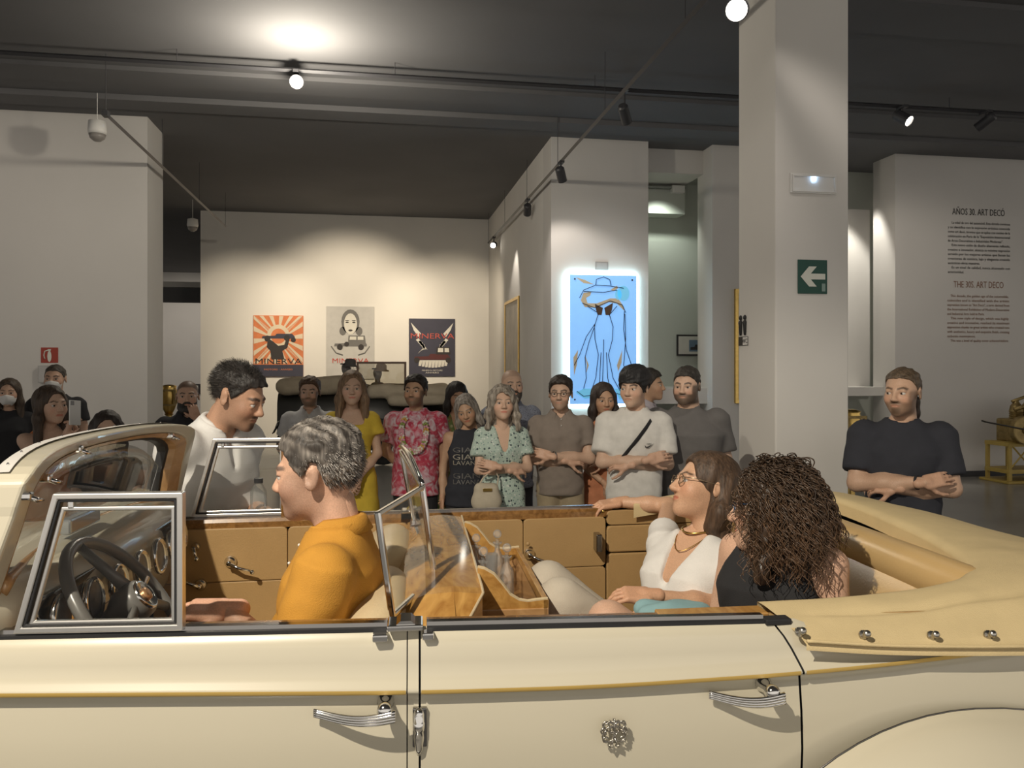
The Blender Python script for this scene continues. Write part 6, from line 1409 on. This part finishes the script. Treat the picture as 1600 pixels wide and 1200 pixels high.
mannequin('mannequin in dark coat and grey felt hat in the touring car', 541, 576, 15.15, fab('coat_dark', (.07, .065, .06)), mat('mannequin_grey', (.22, .21, .20), .6), fab('felt_grey', (.10, .095, .09)))
mannequin('pale mannequin in straw hat behind the touring car windscreen', 590, 583, 15.75, fab('coat_pale', (.42, .39, .36)), mat('mannequin_pale', (.45, .40, .36), .6), fab('straw', (.50, .36, .24)), True)

# ------------------------------------------------------------------ engine on its stand, brass things beside the walls
eg = room(1577, 745, Y=10.9); EG = empty('display_engine', (eg.x, 10.9, 0)); tag(EG, 'old brass-coloured engine with flywheel on a yellow metal stand', 'engine'); S_ = 12.2 / 1250
OLDB = mat('aged_brass', (.30, .22, .09), .45, .7, var=.35, scale=14); STAND = mat('stand_yellow', (.42, .30, .07), .5, var=.1)
def ez(py): return CH - (py - HY) * S_
for dx in (-.19, .17, .6):
    for yy in (-.22, .22): MB().box(dx - .025, dx + .025, yy - .025, yy + .025, 0, ez(692)).build('stand_leg', STAND, EG, bevel=.004)
for z in (ez(736), ez(694)): MB().box(-.22, .64, -.25, .25, z - .03, z + .03).build('stand_rail', STAND, EG, bevel=.004)
for a, b in (((-.18, -.24, ez(694)), (.16, -.24, ez(730))), ((.16, -.24, ez(694)), (-.18, -.24, ez(730)))): MB().bar(a, b, .02).build('cross_brace', STAND, EG)
MB().box(-.28, .70, -.30, .30, 0, .04).build('stand_base', STAND, EG, bevel=.01)
fw_ = MB().lathe([(.20, -.05), (.215, -.045), (.215, .045), (.20, .05), (.17, .02), (.17, -.02)], (-.02, -.30, ez(671)), (0, 1, 0), 32).build('flywheel', OLDB, EG, smooth=False)
for k in range(6): an = PI * k / 3; MB().bar((-.02, -.30, ez(671)), (-.02 + .18 * math.cos(an), -.30, ez(671) + .18 * math.sin(an)), .03).build('flywheel_spoke', OLDB, fw_)
MB().lathe([(.06, -.07), (.05, .07)], (-.02, -.30, ez(671)), (0, 1, 0), 16).build('flywheel_hub', OLDB, fw_)
MB().box(-.05, .62, -.22, .22, ez(692), ez(655)).build('crankcase', OLDB, EG, bevel=.03)
for k in range(3):
    cx_ = .12 + k * .2; MB().lathe([(.095, 0), (.10, .02), (.09, .03), (.10, .05), (.09, .06), (.10, .08), (.09, .09), (.10, .11), (.08, .20), (.05, .24), (.03, .28)], (cx_, 0, ez(655)), (0, 0, 1), 18).build('cylinder', OLDB, EG, smooth=False)
MB().tube([(-.05, -.16, ez(640)), (.2, -.18, ez(632)), (.62, -.17, ez(640))], .035, 10).build('manifold', OLDB, EG, smooth=True); MB().tube([(.05, 0, ez(628)), (.3, 0, ez(620)), (.6, 0, ez(628))], .025, 8).build('intake_pipe', OLDB, EG, smooth=True)
MB().tube([(-.78, -.36, ez(655)), (-.72, -.36, ez(657)), (.2, -.36, ez(674))], .012, 8).build('crank_rod', mat('dark_iron', (.05, .045, .04), .5, .6), EG, smooth=True)
def brass_lamp(label, px, pyb, Y, s=1.):
    q = room(px, pyb, Y=Y); o = empty('brass_lamp', (q.x, Y, 0)); tag(o, label, 'lamp'); h = q.z
    MB().lathe([(.16, 0), (.15, .03), (.05, .06), (.045, h - .45), (.07, h - .42)], (0, 0, 0), (0, 0, 1), 18).build('pedestal', BRASS, o, smooth=False)
    MB().lathe([(.05, h - .42), (.08, h - .36), (.12, h - .25), (.125, h - .10), (.10, h - .03), (.11, h), (.04, h + .02)], (0, 0, 0), (0, 0, 1), 20).build('lantern', BRASS, o, smooth=True)
    MB().ring([(-.12, -.125, h - .3), (.12, -.125, h - .3), (.12, -.125, h - .05), (-.12, -.125, h - .05)], [(-.09, -.125, h - .27), (.09, -.125, h - .27), (.09, -.125, h - .08), (-.09, -.125, h - .08)], [(-.12, -.10, h - .3), (.12, -.10, h - .3), (.12, -.10, h - .05), (-.12, -.10, h - .05)], [(-.09, -.10, h - .27), (.09, -.10, h - .27), (.09, -.10, h - .08), (-.09, -.10, h - .08)]).build('lantern_door', OLDB, o)
brass_lamp('tall brass lantern on a pedestal right behind the pillar', 1329, 642, 8.2); brass_lamp('brass lantern on a pedestal at the end of the left wall', 264, 603, 12.8)
pf = Flat('wall_picture', 'small dark framed picture on the wall behind the bearded man', 'picture', 288, 314, 600, 616, 29.998, PDARK, .05); pf.art('frame_print', [[(.15, .15), (.85, .15), (.85, .85), (.15, .85)]], PWHT)
# clear bottle standing on the far door
bo = empty('water_bottle', cm(404, 803, y=1.47)); bo.location.z = 1.2; tag(bo, 'small clear water bottle standing on the far door top', 'bottle')
MB().lathe([(.028, 0), (.031, .01), (.031, .075), (.016, .10), (.014, .108)], (0, 0, 0), (0, 0, 1), 16).build('bottle_wall', DGLASS, bo, smooth=True); MB().lathe([(.017, .106), (.017, .124), (.004, .125)], (0, 0, 0), (0, 0, 1), 14).build('cap', TRACKM, bo)
# keep thing > part > sub-part: deeper pieces hang directly on their part (all parts share their thing's coordinates)
for o in list(bpy.data.objects):
    ch_ = []; q = o
    while q.parent: ch_.append(q.parent); q = q.parent
    if len(ch_) > 2: o.parent = ch_[-2]
for o in bpy.data.objects:
    if '_shirt' in o: del o['_shirt']
